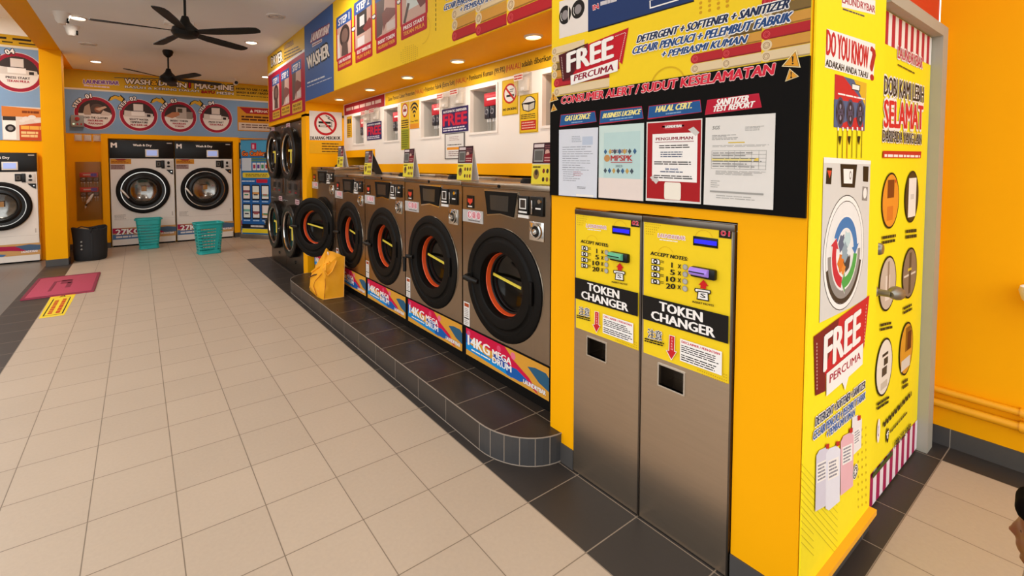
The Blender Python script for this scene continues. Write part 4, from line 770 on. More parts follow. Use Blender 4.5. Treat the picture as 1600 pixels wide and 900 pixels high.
# ================================================================ banners of the bulkhead
A3 = Z(400, 0, 5.293); A4 = Z(400, 160, 5.293); A5 = Z(680, 0, 7.825); E3 = Z(690, 0, 8.889); E6 = Z(480, 0, 7.62); E8 = Z(415, 60, 6.927); A8 = Z(460, 220, 5.293)
def photo(D, a, b, c, d, f, kind):
    """a small printed picture of a hand at a machine"""
    D.rect(a, b, c, d, '#cfa99c', f); w, h = c-a, d-b; q = lambda x, y: (a+w*x, b+h*y)
    if kind == 0: D.ell(q(.55, .35), abs(f.e1.x)*w*.36, abs(f.e2.y)*h*.34, '#3c2c2a', f); D.ell(q(.55, .35), abs(f.e1.x)*w*.24, abs(f.e2.y)*h*.22, '#7a5d54', f); D.poly([q(.3, .95), q(.35, .6), q(.5, .5), q(.6, .6), q(.75, .55), q(.8, .98)], '#5c4640', f); D.poly([q(.0, .2), q(.12, .2), q(.22, 1), q(0, 1)], '#e8dcd6', f)
    elif kind == 1: D.rect(*q(.12, .0), *q(.75, .62), '#3a302e', f); D.rect(*q(.3, .12), *q(.6, .4), '#ded6d6', f); D.poly([q(.5, .5), q(.9, .3), q(1, .35), q(1, .6), q(.65, .62)], '#8a3c38', f); D.rect(*q(.15, .7), *q(.6, .95), '#e6dcda', f)
    elif kind == 2: D.poly([q(.0, 0), q(.45, 0), q(.4, .6), q(.3, .95), q(0, 1)], '#6a5450', f); D.poly([q(.3, .4), q(.55, .3), q(1, .45), q(1, .62), q(.5, .75), q(.4, .9)], '#84504a', f); D.rect(*q(.55, .72), *q(1, .95), '#d8c4be', f)
    else: D.rect(*q(.2, .2), *q(.75, .7), '#d4dcda', f); D.poly([q(.05, .95), q(.25, .5), q(.35, .55), q(.15, 1)], '#5a4844', f); D.poly([q(.6, .5), q(1, .35), q(1, .75), q(.8, .8)], '#7c4a46', f)
def card(S, nm, TL, BR, no, kind, cap, cTL, cBR, capm='#b8122c', capt=(WH, '#e8a83c'), lift=0.):
    D = S.D(nm, lift); f = D.fr(TL, BR); D.rrect(-.03, 0, 1.03, 1.02, .12, '#b8122c', f, .5); D.rect(0, 0, 1, .26, '#35589c', f); D.text('STEP %d' % no, (.14, .21), (.86, .21), (.14, .06), WH, f, .05)
    photo(D, .05, .26, .95, .97, f, kind); f = D.fr(cTL, cBR); D.rrect(0, 0, 1, 1, .08, capm, f, .9)
    for i, t in enumerate(cap): D.text(t, (.1, .42+.36*i), (.9, .42+.36*i), (.1, .18+.36*i), capt[i], f, .02)
    D.done(); return D
S = Sign('washing_steps_banner', 'long yellow washing steps banner on the bulkhead over the washers', 'banner', PF, [(-4.918, 2.350), (-1.716, 2.350), (-1.716, 3.29), (-4.918, 3.29)], ink('#f7ca24'), .004, px=False)
card(S, 'step_card', A3(668, 152), A3(797, 448), 1, 0, ('LOAD THE CLOTHES', 'MASUKKAN PAKAIAN'), A3(678, 490), A3(800, 537)).done
card(S, 'step_card', A3(815, 32), A3(963, 358), 2, 1, ('SELECT TEMPERATURE', 'PILIH SUHU'), A3(825, 408), A3(968, 462))
card(S, 'step_card', A3(990, -75), A3(1165, 246), 3, 2, ('INSERT TOKEN', 'MASUKKAN TOKEN'), A3(998, 328), A3(1168, 371))
card(S, 'step_card', A3(1200, -215), A3(1418, 116), 4, 3, ('PRESS START', 'TEKAN MULA'), A3(1203, 210), A3(1420, 237))
D = S.D('pattern')
for p in ((808, 240), (977, 138), (1183, 15)): D.poly([A3(p[0]-18, p[1]-2), A3(p[0]+8, p[1]-26), A3(p[0]+22, p[1]-6), A3(p[0]+6, p[1]+24), A3(p[0]-14, p[1]+22)], BK); D.poly([A3(p[0]-13, p[1]), A3(p[0]+7, p[1]-18), A3(p[0]+16, p[1]-6), A3(p[0]+3, p[1]+16), A3(p[0]-11, p[1]+16)], WH)
for i in range(7): D.poly([A3(1489, i*40-8), A3(1494, i*40-10), A3(1494, i*40+14), A3(1489, i*40+16)], BK)
for i in range(9):
    for j in range(9):
        if abs(i-4)+abs(j-4) < 7: D.ell(A3(1205+i*17, 470-i*5+(j-4)*17), .004, .004, '#8f6a12', seg=6)
D.ell(A3(1390, 250), .10, .10, '#c99a16', hole=.975, a0=-100, a1=60); D.done()
uvf = lambda x, y: PF.uv(E3(x, y))
for xa, xb, h_ in ((155, 482, .235), (478, 912, .235), (905, 1536, .235)):
    a, b = uvf(xa, 585), uvf(xb, 340); v0 = 2.353 if xa > 300 else uvf(155, 585).y; D = S.D('towel_picture', .002); towels(D, a.x, v0, b.x-a.x, .5, 'rycbrcb'); D.done()
D = S.D('lettering', .016)
D.text('DETERGENT + SOFTENER', E3(70, 10), E3(480, -160), E3(85, -55), '#1b2a4c', None, .035, (WH, .12)); D.text('CECAIR PENCUCI + PELEMBUT FABRIK', E3(38, 152), E3(300, 60), E3(55, 68), '#24477e', None, .03, (WH, .12), 'CECAIR PEN'); D.text('+ PEMBASMI KUMAN', E3(262, 178), E3(650, 26), E3(278, 98), '#24477e', None, .03, (WH, .12), '+ PEMBASMI'); D.done()
# blue washer panel
S = Sign('washer_banner', 'blue WASHER panel on the bulkhead between dryer poster and yellow banner', 'banner', PF, [(-5.955, 2.350), (-4.930, 2.350), (-4.930, 3.29), (-5.955, 3.29)], ink('#41609a'), .005, px=False)
D = S.D('logo_lettering'); D.text('LAUNDRYBAR', A3(455, 352), A3(600, 275), A3(468, 280), '#ead9d6', None, .03, ('#8a3048', .12)); D.poly([A3(468, 362), A3(550, 320), A3(550, 345), A3(470, 392)], '#d8c4c4'); D.lines(0, 0, 1, 1, 1, '#7a4a58', D.fr3(A3(472, 370), A3(546, 330), A3(472, 384)), .6, 0, 4); D.done()
D = S.D('lettering', .002); D.text('WASHER', A3(432, 575), A3(610, 462), A3(424, 478), '#efe4da', None, .03, (BK, .13)); D.lines(0, 0, 1, 1, 1, '#cfd3dc', D.fr3(A3(428, 680), A3(572, 622), A3(428, 697)), .7, 0, 5); D.lines(0, 0, 1, 1, 1, '#cfd3dc', D.fr3(A3(428, 714), A3(628, 636), A3(428, 724)), .6, 0, 7); D.done()
# dryer poster
P8 = xplane(XF-.002); e = [P8.uv(E8(40, 395)), P8.uv(E8(435, 150)), P8.uv(E8(60, 900)), P8.uv(E8(440, 790))]
zl = (e[0].y+e[1].y)/2; zb = 2.232
S = Sign('dryer_poster', 'yellow and red DRYER steps poster over the stacked dryers', 'poster', P8, [(-7.93, zb), (-5.960, zb), (-5.960, 3.29), (-7.93, 3.29)], ink('#ddb02e'), .005, px=False)
D = S.D('red_field'); D.rect(-7.93, zb, -5.960, zl, '#b01838', FI); D.rect(-7.93, zl, -5.960, zl+.035, WH, FI); D.done()
D = S.D('lettering', .001); D.text('DRYER', E8(66, 308), E8(188, 240), E8(62, 212), '#efe4da', None, .03, (BK, .13)); D.text('LAUNDRYBAR', E8(205, 122), E8(306, 62), E8(204, 78), '#c8a070', None, .03, (BK, .1))
for k in range(3): D.lines(0, 0, 1, 1, 1, '#3a2c14', D.fr3(E8(205, 152+k*34), E8(360+k*20, 80+k*22), E8(205, 168+k*34)), .7, 0, 5)
D.done()
card(S, 'step_card', E8(72, 432), E8(158, 762), 1, 0, ('LOAD CLOTHES', 'MASUKKAN'), E8(80, 800), E8(160, 855), '#d8a83a', ('#4a2c14', '#7a4a14'), .002)
card(S, 'step_card', E8(168, 372), E8(266, 712), 2, 2, ('INSERT TOKEN', 'MASUKKAN'), E8(175, 748), E8(270, 812), '#d8a83a', ('#4a2c14', '#7a4a14'), .002)
card(S, 'step_card', E8(283, 285), E8(396, 652), 3, 2, ('PRESS START', 'TEKAN MULA'), E8(292, 708), E8(402, 782), '#d8a83a', ('#4a2c14', '#7a4a14'), .002)
# no smoking sign on the end wall of the niche
PE = yplane(YE-.001)
S = Sign('no_smoking_sign', 'large white DILARANG MEROKOK no smoking sign on the yellow end wall', 'sign', PE, bbox_px(PE, A4(440, 68), A4(712, 318)), PAPER, .004)
D = S.D('smoking_symbol'); c_ = A4(575, 178); a, b = D.pr(c_, 93/5.293, 96/5.293); D.ell(c_, b, b, '#b8161e', hole=.80)
q = PE.uv(c_); s_ = lambda L: [q+Vector((x*b, y*b)) for x, y in L]
D.raw(s_([(-.62, .02), (.45, .02), (.45, .20), (-.62, .20)]), [(0, 1, 2, 3)], BK); D.raw(s_([(-.62, -.28), (.45, -.28), (.45, -.10), (-.62, -.10)]), [(0, 1, 2, 3)], '#2a2624'); D.raw(s_([(-.5, -.23), (.05, -.23), (.05, -.15), (-.5, -.15)]), [(0, 1, 2, 3)], PAPER); D.raw(s_([(.5, -.28), (.56, -.28), (.56, .2), (.5, .2)]), [(0, 1, 2, 3)], BK)
for k in range(2):
    L = [(.0+k*.2+t*.5+.07*math.sin(t*9), .72-t*.42-.1*k) for t in [i/10 for i in range(11)]]; D.raw(s_([(x, y+.045) for x, y in L]+[(x, y-.045) for x, y in L[::-1]]), [range(22)], '#3a3634')
D.raw(s_([(-.66, .56), (-.56, .66), (.66, -.56), (.56, -.66)]), [(0, 1, 2, 3)], '#b8161e'); D.done()
D = S.D('lettering', .002); D.text('DILARANG MEROKOK', A4(449, 308), A4(697, 308), A4(449, 280), '#1c1815', None, .02); D.done()
S = Sign('notice_sign', 'yellow no smoking fine notice below the large no smoking sign', 'sign', PE, bbox_px(PE, A4(440, 322), A4(706, 424)), ink('#e6a816'), .003)
D = S.D('lettering'); f = D.fr(A4(440, 322), A4(706, 424)); D.lines(.38, .06, .98, .94, 4, '#5a3a10', f, .4, .15, 4); D.done()
# ================================================================ on the niche wall
def nsign(name, label, cat, TL, BR, zf, m, group=None, n=.0): return Sign(name, label, cat, pn, bbox_px(pn, zf(*TL), zf(*BR)), m, .004, group, n)
S = Sign('yellow_strip', 'yellow strip of Malay lettering under the bulkhead along the niche', 'banner', pn, [(-4.72, 2.20), (-1.715, 2.20), (-1.715, 2.335), (-4.72, 2.335)], ink('#d8a818'), .003, px=False)
D = S.D('lettering'); a = pn.uv(A6(38, 298)); b = pn.uv(A5(1420, 682)); v_ = 2.243; h_ = .042
segs = [('Sabun Pencuci Colour Protection ', '#33240c'), ('(HALAL)', '#b8401c'), (' • Pelembut Fabrik (Extra Soft) ', '#33240c'), ('(HALAL)', '#b8401c'), (' • Pembasmi Kuman (99.9%) ', '#33240c'), ('(HALAL)', '#b8401c'), (' adalah diberikan', '#33240c')]
full = ''.join(s for s, _ in segs); X0, X1 = twidth(full.strip()); pos = 0
def adv(s): return twidth(s+'|')[1]-twidth('|')[1] if s else 0.
tot = adv(full); kx = (b.x-a.x)/tot; acc = ''
for s_, m_ in segs:
    x0 = a.x+kx*adv(acc); t_ = s_.strip(); lead = s_[:len(s_)-len(s_.lstrip())]; xs_ = x0+kx*adv(lead); D.text(t_, (xs_, v_), (xs_+kx*adv(t_), v_), (xs_, v_+h_), m_, FI, .01); acc += s_
D.done()
S = Sign('red_strip', 'dark red strip with white lettering at the far end of the niche', 'banner', pn, [(-5.95, 2.20), (-4.74, 2.20), (-4.74, 2.335), (-5.95, 2.335)], ink('#a3182a'), .003, px=False)
D = S.D('lettering'); D.lines(-5.88, 2.305, -4.8, 2.235, 1, '#e6ccc4', FI, .55, 0, 8); D.done()
def free(TL, BR, zf, label):
    S = nsign('free_sign', label, 'sign', TL, BR, zf, ink('#2c2058'), 'blue AUTOMATIC DISPENSER FREE signs'); D = S.D('lettering'); f = D.fr(zf(*TL), zf(*BR))
    D.text('AUTOMATIC DISPENSER', (.05, .17), (.95, .17), (.05, .08), WH, f, .02); D.text('FREE', (.05, .70), (.95, .70), (.05, .23), '#c81838', f, .05, ('#5a1c50', .09)); D.lines(.05, .76, .95, .95, 2, '#d8d0dc', f, .55, .1, 6); D.done()
free((513, 402), (742, 588), A6, 'blue FREE sign between the windows, left of the yellow no smoking plate'); free((662, 295), (868, 515), E2, 'blue FREE sign near the far end of the niche wall, beside the first window')
S = nsign('warning_plate', 'tall yellow plate with red prohibition circle, lower half olive, on the niche wall', 'sign', (150, 345), (226, 752), A6, ink('#d8b01c')); D = S.D('symbol'); f = D.fr(A6(150, 345), A6(226, 752)); D.rect(.04, .56, .96, .985, '#93941c', f); w_ = abs(f.e1.x)
D.ell((.5, .17), w_*.36, w_*.40, '#b8201c', f); D.ell((.5, .17), w_*.28, w_*.32, PAPER, f); D.rect(.3, .14, .7, .2, '#8a1a18', f); D.ell((.5, .11), w_*.12, w_*.1, '#c8b0a0', f); D.lines(.08, .36, .92, .55, 4, '#33260c', f, .5, .1, 3); D.lines(.08, .58, .92, .96, 8, '#5c5a10', f, .35, .2, 4); D.done()
S = nsign('wifi_sign', 'yellow Free WiFi sign with black radio waves', 'sign', (230, 332), (310, 562), A6, ink('#e0b21c')); D = S.D('symbol'); f = D.fr(A6(230, 332), A6(310, 562)); w_ = abs(f.e1.x); D.rect(0, .82, 1, 1, '#d88a1c', f)
for r_ in (.56, .40, .24): D.ell((.5, .55), w_*r_, w_*r_*1.35, BK, f, hole=1-.085/r_, a0=40, a1=140)
D.ell((.5, .54), w_*.07, w_*.08, BK, f); D.text('Free WiFi', (.1, .76), (.9, .76), (.1, .70), BK, f, .02); D.done()
S = nsign('no_smoking_plate', 'yellow NO SMOKING plate on the white niche wall', 'sign', (1042, 150), (1181, 438), A6, ink('#e0b41c')); D = S.D('symbol'); f = D.fr(A6(1042, 150), A6(1181, 438)); w_ = abs(f.e1.x); D.rect(.02, .012, .98, .988, '#7a6410', f); D.rect(.035, .02, .965, .98, '#e0b41c', f)
D.ell((.5, .40), w_*.42, w_*.42, '#b8201c', f); D.ell((.5, .40), w_*.34, w_*.34, PAPER, f); D.rect(.28, .43, .68, .49, BK, f); D.rect(.70, .43, .76, .49, BK, f); D.lines(.5, .26, .75, .38, 2, BK, f, .4); D.poly([(.2, .24), (.27, .20), (.8, .56), (.73, .60)], '#b8201c', f); D.text('NO SMOKING', (.07, .87), (.93, .87), (.07, .80), BK, f, .02); D.done()
S = nsign('instruction_plate', 'yellow plate with a machine picture and red box, near the black notice board', 'sign', (1194, 280), (1356, 598), A6, ink('#e0b41c')); D = S.D('symbol'); f = D.fr(A6(1194, 280), A6(1356, 598)); D.rrect(.02, .012, .98, .988, .05, '#7a6410', f, .55); D.rrect(.04, .022, .96, .978, .05, '#e0b41c', f, .55)
D.poly([(.12, .22), (.3, .12), (.4, .06), (.62, .05), (.8, .12), (.88, .20), (.84, .40), (.5, .46), (.2, .40)], BK, f); D.poly([(.16, .215), (.32, .135), (.42, .08), (.6, .07), (.76, .135), (.84, .20)], PAPER, f); D.poly([(.2, .24), (.5, .27), (.5, .435), (.24, .385)], '#d8d0c0', f); D.poly([(.53, .27), (.82, .23), (.8, .38), (.53, .435)], '#b8b0a2', f); D.lines(.08, .5, .92, .64, 3, '#2c220c', f, .45, .1, 5); D.rect(.1, .68, .9, .92, '#b82418', f); D.lines(.14, .70, .86, .90, 3, '#e8b0a0', f, .4, .1, 5); D.done()
S = nsign('framed_notice', 'framed white notice with an orange band below the blue FREE sign', 'sign', (536, 614), (713, 835), A6, mat('grey picture frame', '#5a5654', .4)); D = S.D('printed_text'); f = D.fr(A6(536, 614), A6(713, 835)); D.rect(.05, .04, .95, .96, PAPER, f); D.lines(.25, .12, .75, .3, 3, '#a88a88', f, .35, .2); D.lines(.15, .42, .85, .48, 1, BK, f, .5, 0); D.rrect(.12, .54, .88, .64, .1, '#e8962c', f, .2); D.lines(.2, .68, .8, .9, 3, '#8a6a66', f, .4, .2); D.done()
S = nsign('small_plate', 'small yellow plate with two dark figures at the far end of the niche wall', 'sign', (380, 205), (452, 488), E2, ink('#d8a61c')); D = S.D('symbol'); f = D.fr(E2(380, 205), E2(452, 488)); D.rect(.15, .12, .45, .34, '#2c220c', f); D.rect(.55, .12, .85, .34, '#2c220c', f); D.lines(.1, .4, .9, .95, 6, '#8a5a14', f, .4, .3, 3); D.done()
# ================================================================ banners of the back wall
PB = yplane(10.895); A1 = Z(0, 0, 3.75); E4 = Z(100, 100, 8.18); E5 = Z(250, 110, 8.889)
S = Sign('wall_banner', 'yellow and blue WASH & DRY IN 1 MACHINE banner across the back wall', 'banner', PB, [(-1.08, 2.13), (2.88, 2.13), (2.88, 3.285), (-1.08, 3.285)], ink('#7f9fc4'), .005, px=False)
D = S.D('yellow_field'); D.rect(-1.08, 2.945, 2.88, 3.285, '#cfa41c', FI); D.rect(-1.08, 2.925, 2.88, 2.955, '#e0d6c4', FI); D.done()
D = S.D('logo_lettering', .001); D.text('LAUNDRYBAR', E4(252, 250), E4(700, 268), E4(252, 200), '#7a4a9a', None, .04, ('#e8e0e4', .12)); D.lines(0, 0, 1, 1, 1, '#e0c8d8', D.fr3(E4(255, 258), E4(580, 285), E4(255, 290)), .6, 0, 6); D.done()
D = S.D('lettering', .002)
for t_, p0, p1, pt, m_ in (('WASH', E4(780, 250), E4(1096, 268), E4(780, 188), '#efe6da'), ('&', E4(1118, 270), E4(1195, 274), E4(1118, 208), '#e8b01c'), ('DRY', E4(1215, 276), E5(214, 205), E4(1215, 212), '#efe6da'), ('IN', E5(236, 230), E5(365, 244), E5(236, 168), '#efe6da'), ('1', E5(405, 240), E5(455, 244), E5(405, 160), '#c01c24'), ('MACHINE', E5(486, 252), E5(1015, 280), E5(486, 178), '#efe6da')): D.text(t_, p0, p1, pt, m_, None, .05, ('#2a1c14', .15))
for t_, p0, p1, pt, m_ in (('BASUH & KERING DALAM', E4(780, 306), E5(540, 305), E4(780, 276), '#e8e0d6'), ('SATU', E5(575, 314), E5(755, 322), E5(575, 282), '#c8281c'), ('MESIN', E5(790, 330), E5(1018, 342), E5(790, 296), '#e8e0d6')): D.text(t_, p0, p1, pt, m_, None, .05, ('#2a1c14', .15))
D.text('HOW TO USE / CARA GUNA', E5(1058, 268), E5(1520, 298), E5(1058, 238), '#33240c', None, .03, None, 'HOW TO USE / CARA'); D.text('WASH & DRY / BASUH & KERING', E5(1058, 318), E5(1520, 340), E5(1058, 290), '#33240c', None, .03, None, 'WASH & DRY / BASUH'); D.lines(0, 0, 1, 1, 1, '#33240c', D.fr3(E5(1058, 335), E5(1520, 372), E5(1058, 350)), .6, 0, 9); D.done()
def step(S, pl, uv, r, no, cap, kind, w0=None):
    D = S.D('step_picture', .003); D.ell(None, r*1.05, r*1.05, '#d9c8cc', uv=uv); D.ell(None, r*1.02, r*1.02, '#9c1c34', uv=uv); D.ell(None, r*.84, r*.84, PAPER, uv=uv, seg=40)
    f = Frame((uv.x-r, uv.y+r), (2*r, 0), (0, -2*r)); arc = [(.5+.42*math.cos(math.radians(a)), .5-.42*math.sin(math.radians(a))) for a in range(-2, 183, 8)]
    D.poly([p for p in arc], '#3a2f2d', f)
    if kind == 0: D.poly([(.2, .5), (.24, .3), (.36, .2), (.4, .55), (.25, .58)], '#a8907f', f); D.ell((.55, .36), r*.34, r*.32, '#574640', f); D.ell((.57, .38), r*.18, r*.18, '#8f5a44', f); D.poly([(.5, .36), (.75, .26), (.8, .3), (.6, .42)], '#c8a48c', f); D.poly([(.7, .4), (.9, .48), (.86, .56), (.62, .56)], '#cfc0b6', f)
    elif kind == 2: D.rect(.42, .18, .72, .56, '#b8aca4', f); D.rect(.46, .22, .6, .36, '#4c463a', f); D.poly([(.1, .5), (.3, .36), (.5, .34), (.52, .44), (.3, .56)], '#b87a58', f); D.rect(.72, .32, .9, .56, '#8f857c', f)
    else: D.rect(.36, .14, .62, .36, '#d6ccc6', f); D.poly([(.12, .36), (.88, .44), (.9, .58), (.1, .58)], '#cfc6c0', f); D.rect(.3, .38, .66, .52, '#ece6e2', f); D.rect(.72, .46, .82, .54, '#2c2624', f); 
    D.rect(.0001+.09, .56, .91, .60, PAPER, f)
    for i, (t_, m_) in enumerate(cap): w_ = min(.62-.08*i, .034*len(t_)+.1); D.text(t_, (.5-w_/2, .67+.09*i), (.5+w_/2, .67+.09*i), (.5-w_/2, .61+.09*i), m_, f, .03)
    D.done()
    D = S.D('step_number', .009); t_ = 'STEP %02d' % no
    for only in (0, 1):
        for i, ch in enumerate(t_):
            if ch == ' ': continue
            a = math.radians(160-i*9.6-(2 if i > 4 else 0)); k_ = 1.0 if i < 5 else 1.25; tx = Vector((math.sin(a), -math.cos(a))); nv = Vector((math.cos(a), math.sin(a))); h_ = .2*r*k_; x0, x1 = twidth(ch); w_ = (x1-x0)/.69*h_*.95
            p0 = uv+nv*r*.97-tx*w_/2; D.text(ch, p0, p0+tx*w_, p0+nv*h_, WH, FI, .03, ('#241c18', .17), None, only)
    D.done()
CD = '#3a2a2c'; CR = '#a3243c'
caps = ([('LOAD THE CLOTHES', CD), ('MASUKKAN', CR), ('PAKAIAN', CR)], [('SELECT WATER', CD), ('TEMPERATURE', CD), ('PILIH SUHU AIR', CR)], [('INSERT TOKEN', CD), ('MASUKKAN', CR), ('TOKEN', CR)], [('PRESS START', CD), ('TEKAN MULA', CR)])
for i, (zf, c_, rx, ry, k) in enumerate(((E4, (400, 630), 262, 210, 8.18), (E4, (957, 655), 237, 202, 8.18), (E5, (265, 645), 237, 212, 8.889), (E5, (780, 665), 218, 202, 8.889))):
    t_ = PB.uv((zf(*c_)[0], zf(*c_)[1]-ry/k)); d_ = PB.uv((zf(*c_)[0], zf(*c_)[1]+ry/k)); step(S, PB, Vector((PB.uv(zf(*c_)).x, (t_.y+d_.y)/2)), (t_.y-d_.y)/2*.97, i+1, caps[i], i)
for p in (E4(670, 440), E4(1200, 470), E5(500, 455)):
    D = S.D('arrow', .002); q = PB.uv(p); g = lambda L: [q+Vector((x*.11, y*.11)) for x, y in L]
    for k_, m_ in ((1.12, BK), (.9, '#d8a830')): D.raw(g([(x*k_, y*k_) for x, y in ((-1.1, -.5), (-.8, .15), (-.2, .5), (.5, .3), (.5, .65), (1.1, .0), (.8, -.6), (.4, -.35), (-.2, -.05), (-.7, -.4))]), [range(10)], m_)
    D.done()
S = Sign('attention_sign', 'orange PERHATIAN sign with a red header on the blue part of the back banner', 'sign', yplane(10.889), [(1.80, 2.28), (2.75, 2.28), (2.75, 2.80), (1.80, 2.80)], ink('#c98a24'), .004, px=False)
D = S.D('lettering'); D.poly([(1.84, 2.79), (2.75, 2.79), (2.75, 2.66), (1.98, 2.66), (1.92, 2.71)], '#9c1820', FI); D.text('PERHATIAN', (2.15, 2.695), (2.62, 2.695), (2.15, 2.75), '#e0ccc0', FI, .04); D.poly([(2.05, 2.69), (2.12, 2.69), (2.085, 2.755)], '#e0ccc0', FI); D.lines(1.88, 2.62, 2.7, 2.50, 2, '#4a2210', FI, .6, .05, 6); D.rect(1.82, 2.30, 2.74, 2.46, '#cdbcae', FI); D.lines(1.88, 2.44, 2.7, 2.34, 2, '#5c3a30', FI, .45, .1, 8); D.done()
# banner of the outer bay
PL = yplane(10.015)
S = Sign('wall_banner', 'yellow and blue banner with STEP 04 circle left of the yellow pillar', 'banner', PL, [(-4.6, 1.945), (-1.20, 1.945), (-1.20, 3.60), (-4.6, 3.60)], ink('#7f9fc4'), .005, px=False)
D = S.D('yellow_field'); D.rect(-4.6, 3.43, -1.20, 3.6, '#cfa41c', FI); D.rect(-4.6, 3.40, -1.20, 3.435, '#e0d6c4', FI); D.lines(-4.5, 3.56, -1.35, 3.52, 1, '#2a1c14', FI, .8, 0, 8); D.lines(-4.5, 3.50, -1.3, 3.465, 1, '#3a2c14', FI, .6, 0, 14); D.done()
t_, d_ = PL.uv(A1(105, 310)), PL.uv(A1(105, 540)); step(S, PL, Vector((PL.uv(A1(105, 425)).x, (t_.y+d_.y)/2)), (t_.y-d_.y)/2*.97, 4, caps[3], 3)
S = Sign('promotion_poster', 'orange and white machine poster below the STEP 04 circle, left of the pillar', 'poster', yplane(10.008), bbox_px(yplane(10.008), A1(8, 620), A1(250, 824)), ink('#dcd0c6'), .004)
D = S.D('picture'); f = D.fr(A1(8, 620), A1(250, 824)); D.poly([(0, 0), (1, .05), (1, .3), (0, .3)], '#cf7a34', f); D.poly([(.42, .55), (1, .45), (1, 1), (.42, 1)], '#c04a24', f); D.rect(.02, .3, .34, .98, WH, f); w_ = abs(f.e1.x); D.rect(.02, .3, .34, .42, '#3a302c', f); D.ell((.2, .65), w_*.13, w_*.13, '#201a18', f); D.ell((.2, .65), w_*.07, w_*.07, '#8a8482', f); D.lines(.5, .1, .95, .2, 1, '#7a3a14', f, .7, .1, 3)
for x, y, r_ in ((.6, .35, .1), (.75, .3, .1), (.5, .42, .07), (.88, .4, .08)): D.ell((x, y), w_*r_, w_*r_*.7, PAPER, f)
D.text('CEPAT', (.5, .70), (.97, .66), (.5, .58), '#e0a83c', f, .05, ('#5a1c10', .1)) if False else D.lines(.46, .56, .97, .68, 1, '#e8b04c', f, .9, 0, 2); D.lines(.46, .72, .97, .92, 2, '#e8c88c', f, .7, .2, 3); D.done()
# ================================================================ dispensers in the niche windows
PUMPB = mat('dark pump plastic', '#2b2a33', .35); REDP = mat('red dispenser front', '#b8182c', .4)
def dispenser(x, y, z, label, rz=-math.pi/2, s=1., cat='dispenser', grp='red and dark detergent dispensers behind the niche windows'):
    t = empty('detergent_dispenser', (x, y, z), rz, label, cat, grp)
    p = MB().box(-.10, .10, 0, .08, .20, .305, REDP, .006).build('casing', t)
    D = Draw(Plane((0, 0, 0), (1, 0, 0)), 'print', p, n0=.001); D.rect(-.085, .285, .085, .27, '#d85a60', FI); D.rect(-.06, .262, .06, .245, WH, FI); D.rect(.02, .285, .085, .215, '#3a3fa8', FI) if isinstance(s, tuple) else None; D.done()
    for i in (-.065, .005, .075):
        b = MB(); b.lathe([(0, -.03), (.028, -.028), (.034, -.01), (.034, .03)], (i, .03, .155), PUMPB, 20); b.box(i-.03, i+.03, .0, .06, .10, .2, PUMPB, .008); b.lathe([(.014, -.031), (.02, -.033), (.024, -.03)], (i, .03, .155), mat('pump hub', '#77757e', .4), 16); q = b.build('pump', t)
        b = MB(); b.tube([(i-.015, .03, .10), (i-.015, .03, .075)], .010, WH, 8); b.tube([(i+.015, .03, .10), (i+.015, .03, .075)], .010, WH, 8); b.tube([(i-.015, .03, .075), (i-.012, .03, .0)], .004, mat('clear hose', '#a9a6a0', .3), 6); b.tube([(i+.015, .03, .075), (i+.012, .03, .0)], .004, mat('clear hose', '#a9a6a0', .3), 6); b.build('hose', q)
    t.scale = (s, s, s) if isinstance(s, (int, float)) else s; return t
for k, u in enumerate(us):
    dispenser(NX+.036, -u-.062, WZ0+.005, ('detergent dispenser in the niche window at the far end by the no smoking sign', 'detergent dispenser in the second niche window from the no smoking sign', 'detergent dispenser in the niche window between wifi sign and blue FREE sign', 'detergent dispenser in the niche window left of the yellow NO SMOKING plate', 'detergent dispenser in the niche window half hidden by the black notice board')[k], s=1.0)
# clear switch boxes on the niche wall
def clearbox(TL, BR, zf, label):
    a, b = pn.uv(zf(*TL)), pn.uv(zf(*BR)); t = empty('switch_box', pn.world((a.x+b.x)/2, b.y), -math.pi/2, label, 'switch box', 'clear switch boxes on the niche wall'); w, h = (b.x-a.x)/2, a.y-b.y
    MB().box(-w, w, -.05, 0, .0, h, ACR, .006).build('cover', t); p = MB().box(-w*.7, w*.7, -.025, -.001, h*.15, h*.75, mat('pale switch plate', '#d9cdbf', .4), .004).build('switch_plate', t); MB().box(-w*.25, w*.25, -.032, -.025, h*.2, h*.35, WH, .002).build('rocker', p)
    D = Draw(Plane((0, 0, 0), (1, 0, 0)), 'red_label', t, n0=.052); f = Frame((-w*.95, h*.95), (w*1.4, 0), (0, -h*.3)); D.rect(0, 0, 1, 1, '#e8d6cc', f); D.lines(.05, .1, .95, .9, 2, '#c0382c', f, .6, .1, 3); D.done()
clearbox((1185, 95), (1302, 262), A6, 'clear switch box above the yellow machine instruction plate'); clearbox((503, 265), (586, 402), A6, 'clear switch box just right of the wifi sign window, above the blue FREE sign'); clearbox((618, 228), (719, 368), A6, 'clear switch box above the right end of the nearer blue FREE sign')
clearbox((625, 130), (718, 280), E2, 'clear switch box right of the first niche window at the far end'); clearbox((740, 95), (850, 262), E2, 'clear switch box above the farther blue FREE sign')
